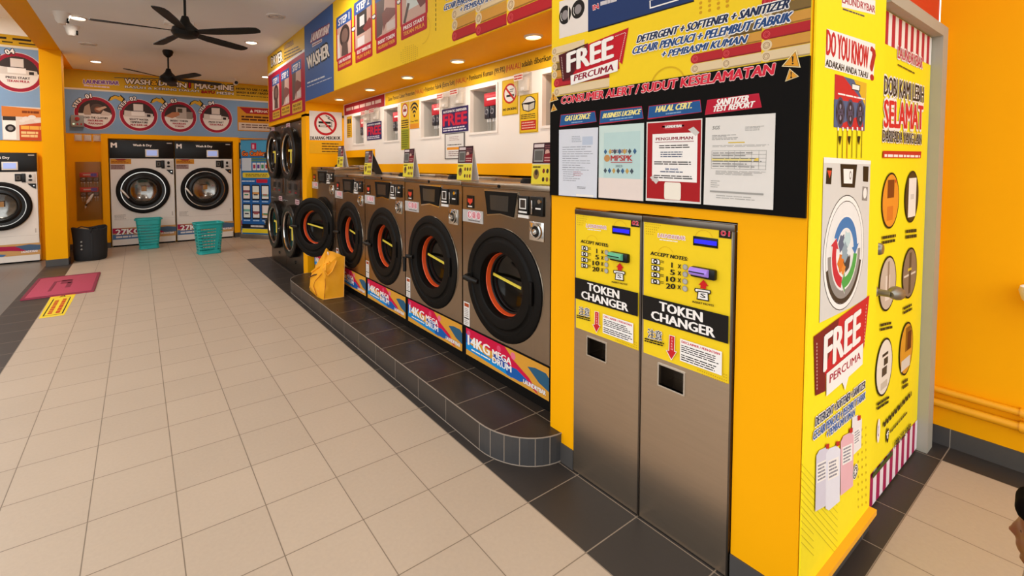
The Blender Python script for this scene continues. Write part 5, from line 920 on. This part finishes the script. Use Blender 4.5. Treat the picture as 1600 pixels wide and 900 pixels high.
# ================================================================ tent cards on the washers
def tent(y, z, label, x=1.93, w=.178, h=.242, dark=False):
    t = empty('tent_card', (x, y, z), -math.pi/2, label, 'tent card', 'tent cards standing on the washers'); a = math.radians(9)
    M1 = Matrix.Rotation(a*.25, 4, 'X'); M2 = Matrix.Translation((0, .145, 0)) @ Matrix.Rotation(a*3.2, 4, 'X'); 
    p = MB().box(-w/2, w/2, 0, .003, 0, h, PAPER).build('front_leaf', t); p.rotation_euler = (-.08, 0, 0); p.location = (0, 0, .0005)
    q = MB().box(-w/2+.002, w/2-.002, -.0012, .0012, 0, h*(1.0 if not dark else 1.06), mat('card back', '#3a3430', .6) if dark else PAPER).build('back_leaf', t); q.location = (0, .07 if not dark else .13, .0005); q.rotation_euler = (.20 if not dark else .46, 0, 0)
    D = Draw(Plane((0, 0, 0), (1, 0, 0)), 'print', p, n0=.001); f = Frame((-w/2, h), (w, 0), (0, -h))
    D.rect(0, 0, 1, .5, '#3a1a22', f); D.rect(.05, .03, .5, .11, '#d8c8c8', f); D.rect(.06, .15, .5, .46, '#8f8c88', f); D.rect(.10, .19, .46, .42, '#5f5c58', f); D.lines(.54, .05, .95, .2, 3, '#7a4a50', f, .5, .2, 2); D.ell((.66, .24), w*.1, w*.1, '#c8a094', f); D.poly([(.52, .28), (.98, .22), (.98, .48), (.52, .48)], '#7a1c26', f); D.lines(.55, .33, .95, .46, 2, '#c89a98', f, .4, .2, 2)
    D.rect(0, .52, 1, 1, '#e3d03c', f); D.ell((.22, .76), w*.13, w*.17, '#8a6a38', f); D.ell((.22, .72), w*.07, w*.09, '#3a2c1c', f); D.lines(.05, .55, .4, .62, 1, '#6a5a14', f, .6, 0, 2)
    for i in range(3):
        for j in range(2): D.ell((.55+.17*i, .68+.2*j), w*.055, w*.075, ('#7a2a1c', '#3a2a24', '#8a5a2a')[(i+j) % 3], f)
    D.done(); return t
for y, z, lb in ((1.925, 1.4315, 'tent card on the nearest washer, half hidden by the black notice board'), (2.70, 1.4365, 'tent card standing in front of the framed notice with the orange band'), (3.535, 1.4415, 'tent card standing below the tall yellow and olive plate'), (4.385, 1.4465, 'tent card with its dark back leaf showing, below the far blue FREE sign'), (5.16, 1.5215, 'tent card standing in front of the yellow fine notice on the end wall')): tent(y, z, lb, dark='dark' in lb)
# ================================================================ fans, domes, vents
FANB = mat('black fan', '#0d0a09', .5, spec=.25)
def fan(x, y, z, rot, label):
    t = empty('ceiling_fan', (x, y, 3.3), 0, label, 'fan', 'black ceiling fans'); d = z-3.3
    MB().lathe([(0, 0), (.065, 0), (.075, -.02), (.06, -.07), (.03, -.10), (.012, -.11), (0, -.11)], (0, 0, 0), FANB, 28, 'z').build('canopy', t)
    MB().lathe([(.012, -.1), (.012, d+.1)], (0, 0, 0), FANB, 12, 'z').build('rod', t)
    MB().lathe([(0, d+.16), (.03, d+.15), (.045, d+.10), (.08, d+.06), (.115, d+.03), (.125, d-.01), (.105, d-.045), (.06, d-.06), (0, d-.062)], (0, 0, 0), FANB, 36, 'z').build('motor', t)
    for k in range(5):
        b = MB(); n = 10
        pts = [(.10, .035, -.028), (.16, .045, -.03), (.30, .066, -.045), (.50, .072, -.055), (.68, .066, -.058), (.745, .05, -.05), (.76, .02, -.02)]
        up, dn = [], []
        for r, w1, w0 in pts:
            tw = .10+.16*(1-r); up.append((r, w1, -w1*math.sin(tw))); dn.append((r, w0, -w0*math.sin(tw)))
        for (A, B), (C_, Dd) in zip(zip(up, up[1:]), zip(dn, dn[1:])):
            for h in (.004, -.004): b.face([(A[0], A[1], d+A[2]+h), (B[0], B[1], d+B[2]+h), (Dd[0], Dd[1], d+Dd[2]+h), (C_[0], C_[1], d+C_[2]+h)], FANB)
        for E_ in (up, dn):
            for A, B in zip(E_, E_[1:]): b.face([(A[0], A[1], d+A[2]-.004), (B[0], B[1], d+B[2]-.004), (B[0], B[1], d+B[2]+.004), (A[0], A[1], d+A[2]+.004)], FANB)
        A, B = up[-1], dn[-1]; b.face([(A[0], A[1], d+A[2]-.004), (B[0], B[1], d+B[2]-.004), (B[0], B[1], d+B[2]+.004), (A[0], A[1], d+A[2]+.004)], FANB)
        o = b.build('blade', t); o.rotation_euler = (0, 0, math.radians(rot+72*k))
    return t
fan(.425, 5.35, 2.87, -38, 'nearer black five-blade ceiling fan at the top of the picture'); fan(.425, 8.38, 2.87, -63, 'farther black ceiling fan in front of the yellow back banner')
PLAS = mat('white plastic', '#e8e0d8', .4)
def dome(x, y, r, label):
    t = empty('dome_camera', (x, y, 3.3), 0, label, 'camera', 'white domes on the ceiling'); MB().lathe([(r*1.15, 0), (r*1.1, -.02), (r*.95, -.04), (r*.8, -.09), (r*.5, -.125), (0, -.14)], (0, 0, 0), PLAS, 28, 'z').build('housing', t)
    return t
d1 = dome(-.68, 7.0, .075, 'larger white camera dome beside the lit ceiling lamp, nearer one'); d2 = dome(-.645, 7.57, .07, 'smaller white camera dome with a dark slot, just beyond the lit ceiling lamp')
for d_ in (d1, d2): MB().lathe([(0, -.005), (.028, -.004), (.03, .012)], (0, 0, 0), BLK, 16, 'x').build('lens', d_).location = (.052, -.025, -.088)
for x, y, lb in ((-.55, 8.57, 'round white vent in the ceiling near the pillar'), (1.39, 5.75, 'round white vent in the ceiling above the dryer poster')):
    t = empty('ceiling_vent', (x, y, 3.3), 0, lb, 'vent', 'round ceiling vents'); b = MB(); b.lathe([(.11, 0), (.105, -.012), (.09, -.014), (.085, -.008)], (0, 0, 0), PLAS, 32, 'z'); b.build('frame', t)
    b = MB(); b.lathe([(.07, -.006), (.065, -.012), (.05, -.008)], (0, 0, 0), PLAS, 28, 'z'); b.lathe([(0, -.012), (.035, -.010), (.03, -.004)], (0, 0, 0), PLAS, 28, 'z'); b.build('louvre', t)
t = empty('emergency_light', (.46, 6.62, 3.3), 0, 'white flat box on the ceiling behind the nearer fan blade', 'ceiling box'); MB().box(-.16, .16, -.07, .07, -.055, 0, PLAS, .01).build('housing', t); MB().box(-.11, .11, -.045, .045, -.062, -.054, mat('frosted cover', '#f2ebe2', .3), .004).build('cover', t)
t = empty('bullet_camera', (1.70, 10.4, 3.3), 0, 'small white bullet camera under the ceiling at the back banner', 'camera'); MB().lathe([(.04, 0), (.04, -.015), (.015, -.02), (.015, -.06)], (0, 0, 0), PLAS, 16, 'z').build('bracket', t); b = MB(); b.lathe([(0, .07), (.038, .06), (.04, -.07), (.034, -.08)], (0, 0, -.085), PLAS, 20); b.build('body', t); b = MB(); b.lathe([(.034, -.078), (.02, -.085), (0, -.085)], (0, 0, -.085), BLK, 20); b.build('lens', t)
# ================================================================ back wall bits
t = empty('alarm_box', (-.885, 10.888, 2.245), 0, 'grey alarm box with a red button on the blue back banner', 'alarm box'); MB().box(-.09, .09, -.07, 0, 0, .21, mat('grey plastic box', '#8f8f8c', .45), .008).build('housing', t)
b = MB(); b.lathe([(0, -.10), (.032, -.095), (.036, -.07)], (0, 0, .145), mat('red button', '#b01c24', .4), 20); b.build('button', t)
for x, m_ in ((-.055, mat('lit green lamp', '#cfe8c8', .3, emit=.6)), (0, mat('red button', '#b01c24')), (.055, mat('red button', '#b01c24'))): MB().lathe([(0, -.082), (.014, -.08), (.016, -.07)], (x, 0, .05), m_, 14).build('indicator', t)
for i, lb in enumerate(('clear switch box leftmost of three under the alarm box', 'clear switch box in the middle of three under the alarm box', 'clear switch box rightmost of three under the alarm box')):
    t = empty('switch_box', (-.885+.135*i, 10.898, 1.985), 0, lb, 'switch box', 'clear boxes under the alarm box'); MB().box(-.06, .06, -.05, 0, 0, .13, ACR, .006).build('cover', t); MB().box(-.045, .045, -.02, -.001, .015, .11, mat('pale switch plate', '#d9cdbf', .4), .003).build('switch_plate', t)
# brown acrylic dispenser cabinet
t = empty('dispenser_cabinet', (-.752, 10.895, .53), 0, 'tall brown clear cabinet with two red dispensers left of the wash and dry machines', 'dispenser cabinet')
MB().box(-.185, .185, -.012, 0, 0, 1.08, mat('brown back board', '#9a6a1c', .4, var=.1), .003).build('back_board', t); ACB = mat('brown clear cover', '#b8781c', .08, spec=.25, trans=.9)
b = MB(); b.box(-.185, .185, -.165, -.16, 0, 1.08, ACB); b.box(-.185, -.18, -.16, -.012, 0, 1.08, ACB); b.box(.18, .185, -.16, -.012, 0, 1.08, ACB); b.build('cover', t)
for z, lb in ((1.155, 'upper red dispenser in the brown cabinet'), (.885, 'lower red dispenser in the brown cabinet')): dispenser(-.745, 10.77, z, lb, 0, (1.35, 1.2, .85), grp='red dispensers in the brown cabinet')
b = MB(); b.tube([(-.055, 0, .235), (-.045, -.004, .28), (-.012, -.004, .36), (.03, -.008, .43), (.05, -.008, .47), (.07, -.006, .495)], [.005, .016, .024, .023, .018, .008], PAPER, 8); o = b.build('white_strip', t, loc=(.0, -.172, 0)); o['label'] = 'curled white strip on the front'  # curled white strip on the cabinet front
# ================================================================ baskets
TEAL = mat('teal plastic', '#1fa3a0', .38, var=.04, spec=.5)
def rr(w, d, r, n=5):
    P = []
    for cx, cy, a0 in ((w-r, d-r, 0), (-w+r, d-r, 90), (-w+r, -d+r, 180), (w-r, -d+r, 270)):
        for i in range(n+1):
            a = math.radians(a0+90*i/n); P.append((cx+r*math.cos(a), cy+r*math.sin(a)))
    return P
def resample(P, n):
    L = [0]; Q = P+[P[0]]
    for a, b in zip(Q, Q[1:]): L.append(L[-1]+math.dist(a, b))
    out = []; j = 0
    for i in range(n):
        s = L[-1]*i/n
        while L[j+1] < s: j += 1
        k = (s-L[j])/(L[j+1]-L[j]+1e-9); out.append((Q[j][0]+(Q[j+1][0]-Q[j][0])*k, Q[j][1]+(Q[j+1][1]-Q[j][1])*k))
    return out
def basket(loc, rz, label, w0, d0, w1, d1, h, slots):
    t = empty('laundry_basket', loc, rz, label, 'laundry basket', 'teal laundry baskets'); n, rows = 48, 10
    rings = []
    for k in range(rows+1):
        q = k/rows; z = .015+(h-.03)*q; w, d = w0+(w1-w0)*q, d0+(d1-d0)*q; rings.append([(x, y, z) for x, y in resample(rr(w, d, .05), n)])
    b = MB(); k_ = b.mi(TEAL); bm = b.bm
    def quad(k0, i0, k1, i1):          # one strip of the wall, from fractional row and column to another, as a thin plate
        def pt(k, i, off):
            q = k/rows; z = .012+(h-.026)*q; r_ = resample(rr(w0+(w1-w0)*q-off, d0+(d1-d0)*q-off, .05), n); j = int(i) % n; g = i-int(i); a, c_ = r_[j], r_[(j+1) % n]; return (a[0]+(c_[0]-a[0])*g, a[1]+(c_[1]-a[1])*g, z)
        A = [bm.verts.new(pt(k, i, 0)) for k, i in ((k0, i0), (k0, i1), (k1, i1), (k1, i0))]; B = [bm.verts.new(pt(k, i, .004)) for k, i in ((k0, i0), (k0, i1), (k1, i1), (k1, i0))]
        for fs in (A, B[::-1], [A[0], B[0], B[1], A[1]], [A[1], B[1], B[2], A[2]], [A[2], B[2], B[3], A[3]], [A[3], B[3], B[0], A[0]]): bm.faces.new(fs).material_index = k_
    for i in range(n):
        solid = slots and i % 12 in (0, 11)
        if solid: quad(0, i, rows, i+1); continue
        quad(0, i, 1, i+1); quad(rows-1.6, i, rows, i+1)
        if not slots:
            quad(1, i, rows-1.6, i+.42)
            for k in range(1, rows-1): quad(k+.45, i+.42, min(k+.9, rows-1.6), i+1)
        else:
            if i % 2 == 0: quad(1, i, rows-1.6, i+.3)
            for k in range(1, rows-1): quad(k+.5, i, min(k+1.0, rows-1.6), i+1)
    b.face([(x, y, .012) for x, y in resample(rr(w0, d0, .05), 40)], TEAL); b.build('body', t)
    b = MB(); P = [(x, y, h-.012) for x, y in resample(rr(w1+.006, d1+.006, .055), 40)]; b.tube(P+[P[0], P[1]], .011, TEAL, 8); b.build('rim', t)
    for s in (-1, 1): b = MB(); b.box(s*(w1+.004)-.02, s*(w1+.004)+.02, -.06, .06, h-.030, h-.008, TEAL, .006); b.build('handle', t)
    b = MB(); P = [(x, y, .012) for x, y in resample(rr(w0+.002, d0+.002, .05), 40)]; b.tube(P+[P[0], P[1]], .012, TEAL, 8); b.build('foot_rim', t)
    return t
basket((.142, 10.30, 0), 0, 'teal plastic basket in front of the left machine of the pair, farther from the camera', .148, .12, .20, .165, .56, False)
basket((1.0, 9.12, 0), .12, 'teal plastic basket with slotted sides standing nearer on the beige floor', .17, .13, .215, .175, .545, True)
# ================================================================ black hamper bag
BAG = mat('black bag cloth', '#1c1b1d', .75, var=.15, scale=20, bump=.25)
t = empty('laundry_bag', (-.675, 9.62, 0), 0, 'black cloth laundry bag standing open next to the yellow pillar', 'bag'); b = MB(); n = 40; rings = []
for z, kx, ky in ((0, .20, .17), (.02, .215, .185), (.15, .225, .195), (.30, .222, .19), (.42, .228, .195), (.52, .235, .2), (.53, .225, .19), (.44, .212, .178), (.40, .20, .17)):
    ring = []
    for i in range(n):
        a = 2*math.pi*i/n; w = 1+.02*math.sin(5*a+z*9)+.012*math.sin(11*a-z*20); dz = .022*math.sin(2*a+.6) if z > .4 else 0; ring.append(b.bm.verts.new((kx*w*math.cos(a), ky*w*math.sin(a), z+dz)))
    rings.append(ring)
k = b.mi(BAG)
for A, B in zip(rings, rings[1:]):
    for i in range(n): b.bm.faces.new([A[i], A[(i+1) % n], B[(i+1) % n], B[i]])
b.bm.faces.new(rings[0][::-1]); b.bm.faces.new(rings[-1]); b.build('body', t)
b = MB(); b.tube([(.02, -.2, .46), (.05, -.21, .54), (.09, -.19, .56), (.13, -.17, .50)], .008, BAG, 6); b.tube([(-.18, -.05, .52), (-.10, -.12, .56), (-.02, -.17, .545)], .008, BAG, 6); b.build('handle', t)
b = MB(); b.box(.025, .045, -.198, -.186, .05, .5, BAG, .003); b.build('strap', t)
b = MB()
for z in (.2, .26, .32): b.lathe([(0, -.19), (.013, -.186), (.013, -.17)], (-.10, 0, z), mat('pale mark', '#9a958c', .5), 10)
b.build('badge', t)
b = MB(); b.lathe([(0, .055), (.05, .05), (.09, .03), (.10, 0)], (-.10, -.03, .475), mat('beige cloth', '#a98d5c', .8), 20, 'z'); o = b.build('folded_cloth', loc=(-.675, 9.62, 0)); tag(o, 'beige cloth showing at the mouth of the black laundry bag', 'cloth')
# ================================================================ orange tote on the step
ORB = mat('orange bag cloth', '#f7a714', .5, var=.12, scale=7, bump=.5); ORD = mat('orange bag seam', '#b8600e', .6)
t = empty('tote_bag', (1.66, 4.86, .15), -math.pi/2, 'bright orange shopping bag standing on the dark tiled step', 'bag')
TO = Vector((1.66, 4.86, .15)); wl = lambda p: Vector((-(p[1]-TO.y), p[0]-TO.x, p[2]-TO.z))
V = dict(N=(1.56, 4.675, .15), R=(1.765, 4.655, .15), B=(1.775, 5.02, .15), L=(1.556, 5.14, .15), M=(1.536, 4.81, .15), r1=(1.792, 4.69, .575), t1=(1.706, 4.69, .572), s1=(1.556, 4.69, .472), m1=(1.575, 4.672, .36), fo=(1.545, 5.0, .37), lb=(1.508, 4.98, .26), lf=(1.522, 4.82, .30), pk=(1.685, 4.95, .632), p2=(1.715, 4.93, .61), b1=(1.79, 5.0, .54), lk=(1.575, 5.12, .34))
F = ('N R r1 t1 m1', 't1 s1 m1', 'N m1 lf M', 'm1 s1 lf', 's1 fo lb lf', 'M lf lb L', 'lb fo lk L', 's1 t1 p2 pk', 's1 pk fo', 'fo pk lk', 't1 r1 b1 p2', 'pk p2 b1 lk', 'R B b1 r1', 'L lk b1 B', 'N M L B R')
bm = bmesh.new(); vv = {k: bm.verts.new(wl(p)) for k, p in V.items()}
for f_ in F: bm.faces.new([vv[k] for k in f_.split()])
bmesh.ops.triangulate(bm, faces=list(bm.faces)); bmesh.ops.recalc_face_normals(bm, faces=list(bm.faces))
bmesh.ops.subdivide_edges(bm, edges=list(bm.edges), cuts=7, use_grid_fill=True, smooth=0); bm.normal_update()
from mathutils import noise
for v in bm.verts:
    if v.co.z > .012: v.co += v.normal*(.010*noise.noise(v.co*14)+.004*noise.noise(v.co*40))
me = bpy.data.meshes.new('body'); bm.to_mesh(me); bm.free(); me.materials.append(ORB)
for p in me.polygons: p.use_smooth = True
me.set_sharp_from_angle(angle=math.radians(38)); o = bpy.data.objects.new('body', me); COL.objects.link(o); o.parent = t
b = MB(); b.tube([wl(p) for p in ((1.535, 4.99, .385), (1.57, 4.86, .46), (1.60, 4.74, .51), (1.635, 4.70, .53))], .010, ORB, 8); b.tube([wl(p) for p in ((1.60, 4.705, .52), (1.575, 4.67, .455), (1.60, 4.665, .40), (1.65, 4.668, .44), (1.70, 4.672, .54))], .009, ORB, 8); b.build('handle', t)
b = MB(); b.tube([wl(p) for p in ((1.56, 4.672, .155), (1.573, 4.668, .30), (1.572, 4.668, .37))], .003, ORD, 6); b.tube([wl(p) for p in ((1.535, 4.83, .16), (1.512, 4.86, .26), (1.516, 4.82, .32), (1.548, 4.70, .42))], .003, ORD, 6); b.tube([wl(p) for p in ((1.50, 4.985, .33), (1.53, 4.90, .37), (1.555, 4.78, .40))], .007, mat('painted bag opening shadow', '#5a3008', .8), 6); b.tube([wl(p) for p in ((1.56, 4.672, .154), (1.765, 4.652, .154), (1.792, 4.686, .574))], .004, mat('bag piping', '#f2b860', .6), 6); b.build('seam', t)  # seams and piping; the dark tube paints the shadow in the bag opening
MB().box(*[x for x in (-.03, .0)], .015, .019, .40, .455, PAPER).build('label', t)
# ================================================================ mat and floor sticker
MATR = mat('red rubber mat', '#a93a52', .8, var=.12, scale=60, bump=.6); MATD = mat('dark red motif', '#7c2238', .85)
S0 = [(-1.149, 7.12), (-.478, 7.10), (-.476, 8.30), (-1.150, 8.32)]
t = empty('doormat', (-.813, 7.71, 0), 0, 'red doormat lying half on the dark border tiles by the pillar', 'mat'); MB().box(-.336, .336, -.60, .60, 0, .014, MATR, .005).build('pad', t)
b = MB(); b.holebox(-.335, .335, -.598, .598, -.305, .305, -.565, .565, 0, 1, MATD); bm_ = b.bm
for v in bm_.verts: v.co = Vector((v.co.x, v.co.z, .0145+.002*v.co.y))
b.build('border', t)
b = MB(); b.box(-.13, -.10, -.32, .25, .013, .0165, MATD); b.box(-.05, .06, .05, .28, .013, .0165, MATD); b.box(.02, .07, -.2, .1, .013, .0165, MATD); b.box(-.10, .05, .22, .26, .013, .0165, MATD); b.build('motif', t)
PFL = Plane((0, 0, 0), (1, 0, 0), (0, 1, 0))
S = Sign('floor_sticker', 'yellow warning sticker on the floor beside the red mat', 'floor sticker', PFL, [(-.865, 6.18), (-.665, 6.18), (-.65, 7.18), (-.885, 7.22)], ink('#e8c832'), .0015, px=False)
D = S.D('lettering'); 
for a, b_ in (((-.845, 6.25), (-.84, 6.98)), ((-.695, 6.25), (-.69, 6.98))): D.rect(a[0], a[1], b_[0]+.006, b_[1], BK, FI)
D.rect(-.845, 6.24, -.69, 6.252, BK, FI)
D.poly([(-.80, 7.04), (-.735, 7.04), (-.767, 7.15)], BK, FI); D.poly([(-.785, 7.055), (-.75, 7.055), (-.767, 7.115)], '#c89a1c', FI); D.rect(-.85, 7.02, -.80, 7.03, '#8a6a14', FI); D.rect(-.73, 7.02, -.685, 7.03, '#8a6a14', FI)
for x in (-.82, -.755): D.lines(0, 0, 1, 1, 1, '#c0481c', Frame((x+.045, 6.30), (0, .66), (-.045, 0)), .8, .1, 7)
D.done()
# ================================================================ roll-up stand
A_, B_ = Vector((1.80, 10.62, 0)), Vector((2.27, 10.10, 0)); U_ = (B_-A_).normalized()
PR = Plane(A_, U_); Wd = (B_-A_).length; E7 = Z(370, 195, 4.867)
t = empty('rollup_banner', (A_+B_)/2, PR.rz, 'blue cashless payment roll-up stand in the back right corner', 'banner stand')
MB().box(-Wd/2, Wd/2, -.06, .10, 0, .085, mat('silver stand base', '#8f8a84', .35, metal=.8), .01).build('base', t); MB().box(-Wd/2, Wd/2, .01, .016, .085, 2.08, ink('#2a74b4')).build('sheet', t); MB().tube([(0, .04, .08), (0, .04, 2.06)], .012, CHROME, 10).build('pole', t); MB().box(-Wd/2, Wd/2, .004, .03, 2.06, 2.085, mat('silver stand base', '#8f8a84'), .004).build('top_rail', t)
D = Draw(Plane((0, 0, 0), (1, 0, 0)), 'print', t, n0=-.0095); f = Frame((-Wd/2, 2.06), (Wd, 0), (0, -1.96))
D.rect(0, 0, 1, .17, '#4a9cc8', f); D.rect(0, .42, 1, .92, '#1f5fa8', f); D.rrect(.36, .03, .54, .10, .1, '#b01c4a', f, .45); D.rect(.40, .045, .47, .09, '#e0b0c0', f); D.text('Go Cashless!', (.04, .165), (.94, .165), (.04, .115), '#e8762a', f, .06, ('#5a2410', .12))
D.rect(.03, .19, .36, .325, '#c8d2dc', f); D.lines(.36, .185, .95, .23, 2, '#6a8a50', f, .6, .1, 3)
for i in range(4): D.rrect(.40+.14*i, .24, .52+.14*i, .32, .1, '#d8dce0', f, .5); D.rect(.42+.14*i, .26, .50+.14*i, .30, ('#a83a58', '#5a3a8a', '#3a8a58', '#b83a3a')[i], f)
D.rrect(.05, .345, .97, .40, .03, '#e0c83a', f, .6); D.lines(.15, .355, .92, .39, 2, '#6a5a1c', f, .5, .1, 5); D.rrect(.52, .415, .90, .455, .06, '#c0203c', f, .6); D.lines(.02, .43, .46, .445, 1, '#cfe0f0', f, .8, 0, 4)
for j in range(2):
    for i in range(3):
        a, c_ = .04+.32*i, .475+.205*j; D.rrect(a, c_, a+.27, c_+.165, .09, '#1a1c24', f, .5); D.rect(a+.025, c_+.015, a+.245, c_+.15, ('#e6dcd8', '#dfe8e2', '#e8e8e6')[(i+j) % 3], f); D.rect(a+.025, c_+.06+.02*i, a+.245, c_+.085+.02*i, ('#8a4a5a', '#d8a25a', '#7ab0a0')[(i+2*j) % 3], f); D.rect(a+.06, c_+.1, a+.2, c_+.115, ('#3a8a68', '#3a3a4a', '#a85a4a')[(i+j) % 3], f); D.lines(a+.02, c_+.172, a+.25, c_+.19, 1, '#a8c8e8', f, .7, .1, 2)
D.rect(0, .90, 1, .945, '#14161a', f); D.lines(.3, .91, .75, .935, 1, '#d8d8d8', f, .8, 0, 4); D.rect(0, .95, 1, .995, '#e8d228', f); D.done()
# ================================================================ right-hand corner
PIPE = mat('yellow painted pipe', '#eda408', .45)
for z, r, lb in ((.305, .018, 'upper yellow painted pipe low on the yellow far right wall'), (.235, .022, 'lower yellow painted pipe low on the yellow far right wall')):
    t = empty('water_pipe', (3.63-r-.004, .6, z), 0, lb, 'pipe', 'yellow pipes along the far right wall'); MB().tube([(0, 0, 0), (0, -2.5, 0)], r, PIPE, 12).build('pipe_run', t)
    for y in (-.33, -1.6): b = MB(); b.lathe([(r+.006, -.012), (r+.006, .012)], (0, y, 0), PIPE, 16); b.box(0, r+.004, y-.012, y+.012, -r-.004, r+.004, PIPE); b.build('clip', t)
t = empty('wall_basin', (3.63, .20, .925), 0, 'white rounded fixture on the yellow wall at the right edge of the photo', 'wall fixture'); b = MB(); b.lathe([(0, -.075), (.06, -.065), (.09, -.03), (.10, .01), (.095, .03), (.085, .012), (.05, -.02), (0, -.03)], (-.10, 0, 0), ENAM, 28, 'z'); b.build('bowl', t); MB().box(-.03, 0, -.05, .05, -.06, .03, ENAM, .008).build('bracket', t)
# ================================================================ small child at the right edge
def body_mesh(name, blobs, m, parent, vox=.009, smooth=6):
    """one continuous skin over tapered limbs: (p, r, q, s) runs from radius r at p to s at q"""
    bm = bmesh.new()
    for p, r, q, s in blobs:
        p, q = Vector(p), Vector(q); n = max(2, int((q-p).length/(min(r, s)*.5))+1)
        for i in range(n+1):
            k = i/n; M = Matrix.Translation(p.lerp(q, k)); bmesh.ops.create_icosphere(bm, subdivisions=2, radius=r+(s-r)*k, matrix=M)
    me = bpy.data.meshes.new(name); bm.to_mesh(me); bm.free(); o = bpy.data.objects.new(name, me); COL.objects.link(o)
    r_ = o.modifiers.new('skin', 'REMESH'); r_.mode = 'VOXEL'; r_.voxel_size = vox; s_ = o.modifiers.new('smooth', 'SMOOTH'); s_.factor = .5; s_.iterations = smooth
    me.materials.append(m); bpy.context.view_layer.update(); dg = bpy.context.evaluated_depsgraph_get(); m2 = bpy.data.meshes.new_from_object(o.evaluated_get(dg)); o.modifiers.clear(); o.data = m2; m2.name = name
    if not m2.materials: m2.materials.append(m)
    for p in m2.polygons: p.use_smooth = True
    o.parent = parent; return o
SKIN = mat('brown skin', '#744027', .5, var=.06, scale=12); HAIR = mat('black hair', '#0d0807', .9, var=.3, scale=40, spec=.04)
# the child faces along local -y
CH = empty('person', (1.690, .051, 0), math.radians(-176), 'small child with short dark hair at the lower right edge of the photo', 'person')
hz = .715
skin = [((0, 0, hz), .074, (0, -.012, hz-.01), .070), ((0, -.02, hz-.045), .058, (0, -.03, hz-.06), .045), ((0, .012, hz-.06), .034, (0, .014, hz-.13), .036),
    ((0, -.076, hz-.012), .009, (0, -.081, hz-.028), .0105), ((-.007, -.080, hz-.030), .006, (.007, -.080, hz-.030), .006), ((-.012, -.073, hz-.050), .0075, (.012, -.073, hz-.050), .0075), ((-.010, -.071, hz-.063), .007, (.010, -.071, hz-.063), .007), ((0, -.058, hz-.085), .016, (0, -.052, hz-.085), .018),
    ((-.074, .008, hz-.02), .012, (-.078, .014, hz-.035), .010), ((.074, .008, hz-.02), .012, (.078, .014, hz-.035), .010), ((-.022, -.066, hz+.008), .010, (.022, -.066, hz+.008), .010),
    ((0, .015, .56), .070, (0, .012, .36), .082), ((-.05, .015, .57), .04, (.05, .015, .57), .04)]
for s in (-1, 1):
    skin += [((s*.075, .015, .565), .030, (s*.115, .01, .46), .025), ((s*.115, .01, .46), .023, (s*.115, -.04, .37), .018), ((s*.115, -.045, .355), .016, (s*.113, -.055, .335), .016)]
    for i, (dx, L_) in enumerate(((-.012, .026), (-.004, .031), (.004, .029), (.011, .023))): skin += [((s*.113+dx, -.058, .328), .0052, (s*.113+dx, -.066, .328-L_*.6), .0048), ((s*.113+dx, -.066, .328-L_*.6), .0048, (s*.113+dx, -.060, .328-L_), .0042)]
    skin += [((s*.10, -.066, .345), .006, (s*.094, -.078, .322), .0048), ((s*.042, .01, .34), .052, (s*.045, .0, .19), .036), ((s*.045, .0, .19), .034, (s*.045, .012, .05), .024), ((s*.045, .012, .03), .024, (s*.048, -.055, .018), .018)]
body_mesh('body', skin, SKIN, CH, .006, 3)
hair = [((0, .006, hz+.016), .078, (0, .02, hz+.0), .076), ((0, .03, hz-.02), .062, (0, .04, hz-.05), .045), ((0, -.03, hz+.035), .052, (0, -.02, hz+.04), .055), ((-.03, -.055, hz+.045), .030, (.03, -.055, hz+.045), .030), ((-.062, -.03, hz+.02), .026, (-.066, .01, hz+.005), .022), ((.062, -.03, hz+.02), .026, (.066, .01, hz+.005), .022)]
body_mesh('hair', hair, HAIR, CH, .007, 3)
SHIRT = mat('dark red shirt', '#6a2f2a', .8, var=.08); SHORT = mat('navy shorts', '#252b40', .8)
sh = [((0, .015, .555), .078, (0, .012, .37), .092), ((-.055, .015, .57), .045, (.055, .015, .57), .045)]
for s in (-1, 1): sh += [((s*.075, .015, .565), .040, (s*.105, .012, .50), .036)]
body_mesh('shirt', sh, SHIRT, CH, .008, 3)
so = [((0, .012, .36), .094, (0, .012, .32), .09)]
for s in (-1, 1): so += [((s*.044, .01, .33), .064, (s*.048, .002, .21), .052)]
body_mesh('shorts', so, SHORT, CH, .008, 3)
for s in (-1, 1):
    body_mesh('shoe', [((s*.045, .02, .026), .028, (s*.048, -.05, .022), .024), ((s*.048, -.05, .02), .022, (s*.05, -.07, .018), .018)], mat('dark shoe', '#24201e', .6), CH, .007, 2)
    MB().lathe([(0, -.009), (.005, -.0075), (.0075, -.003), (.0075, .004)], (s*.026, -.064, hz-.010), mat('eye', '#1a1210', .2), 14).build('eye', CH)
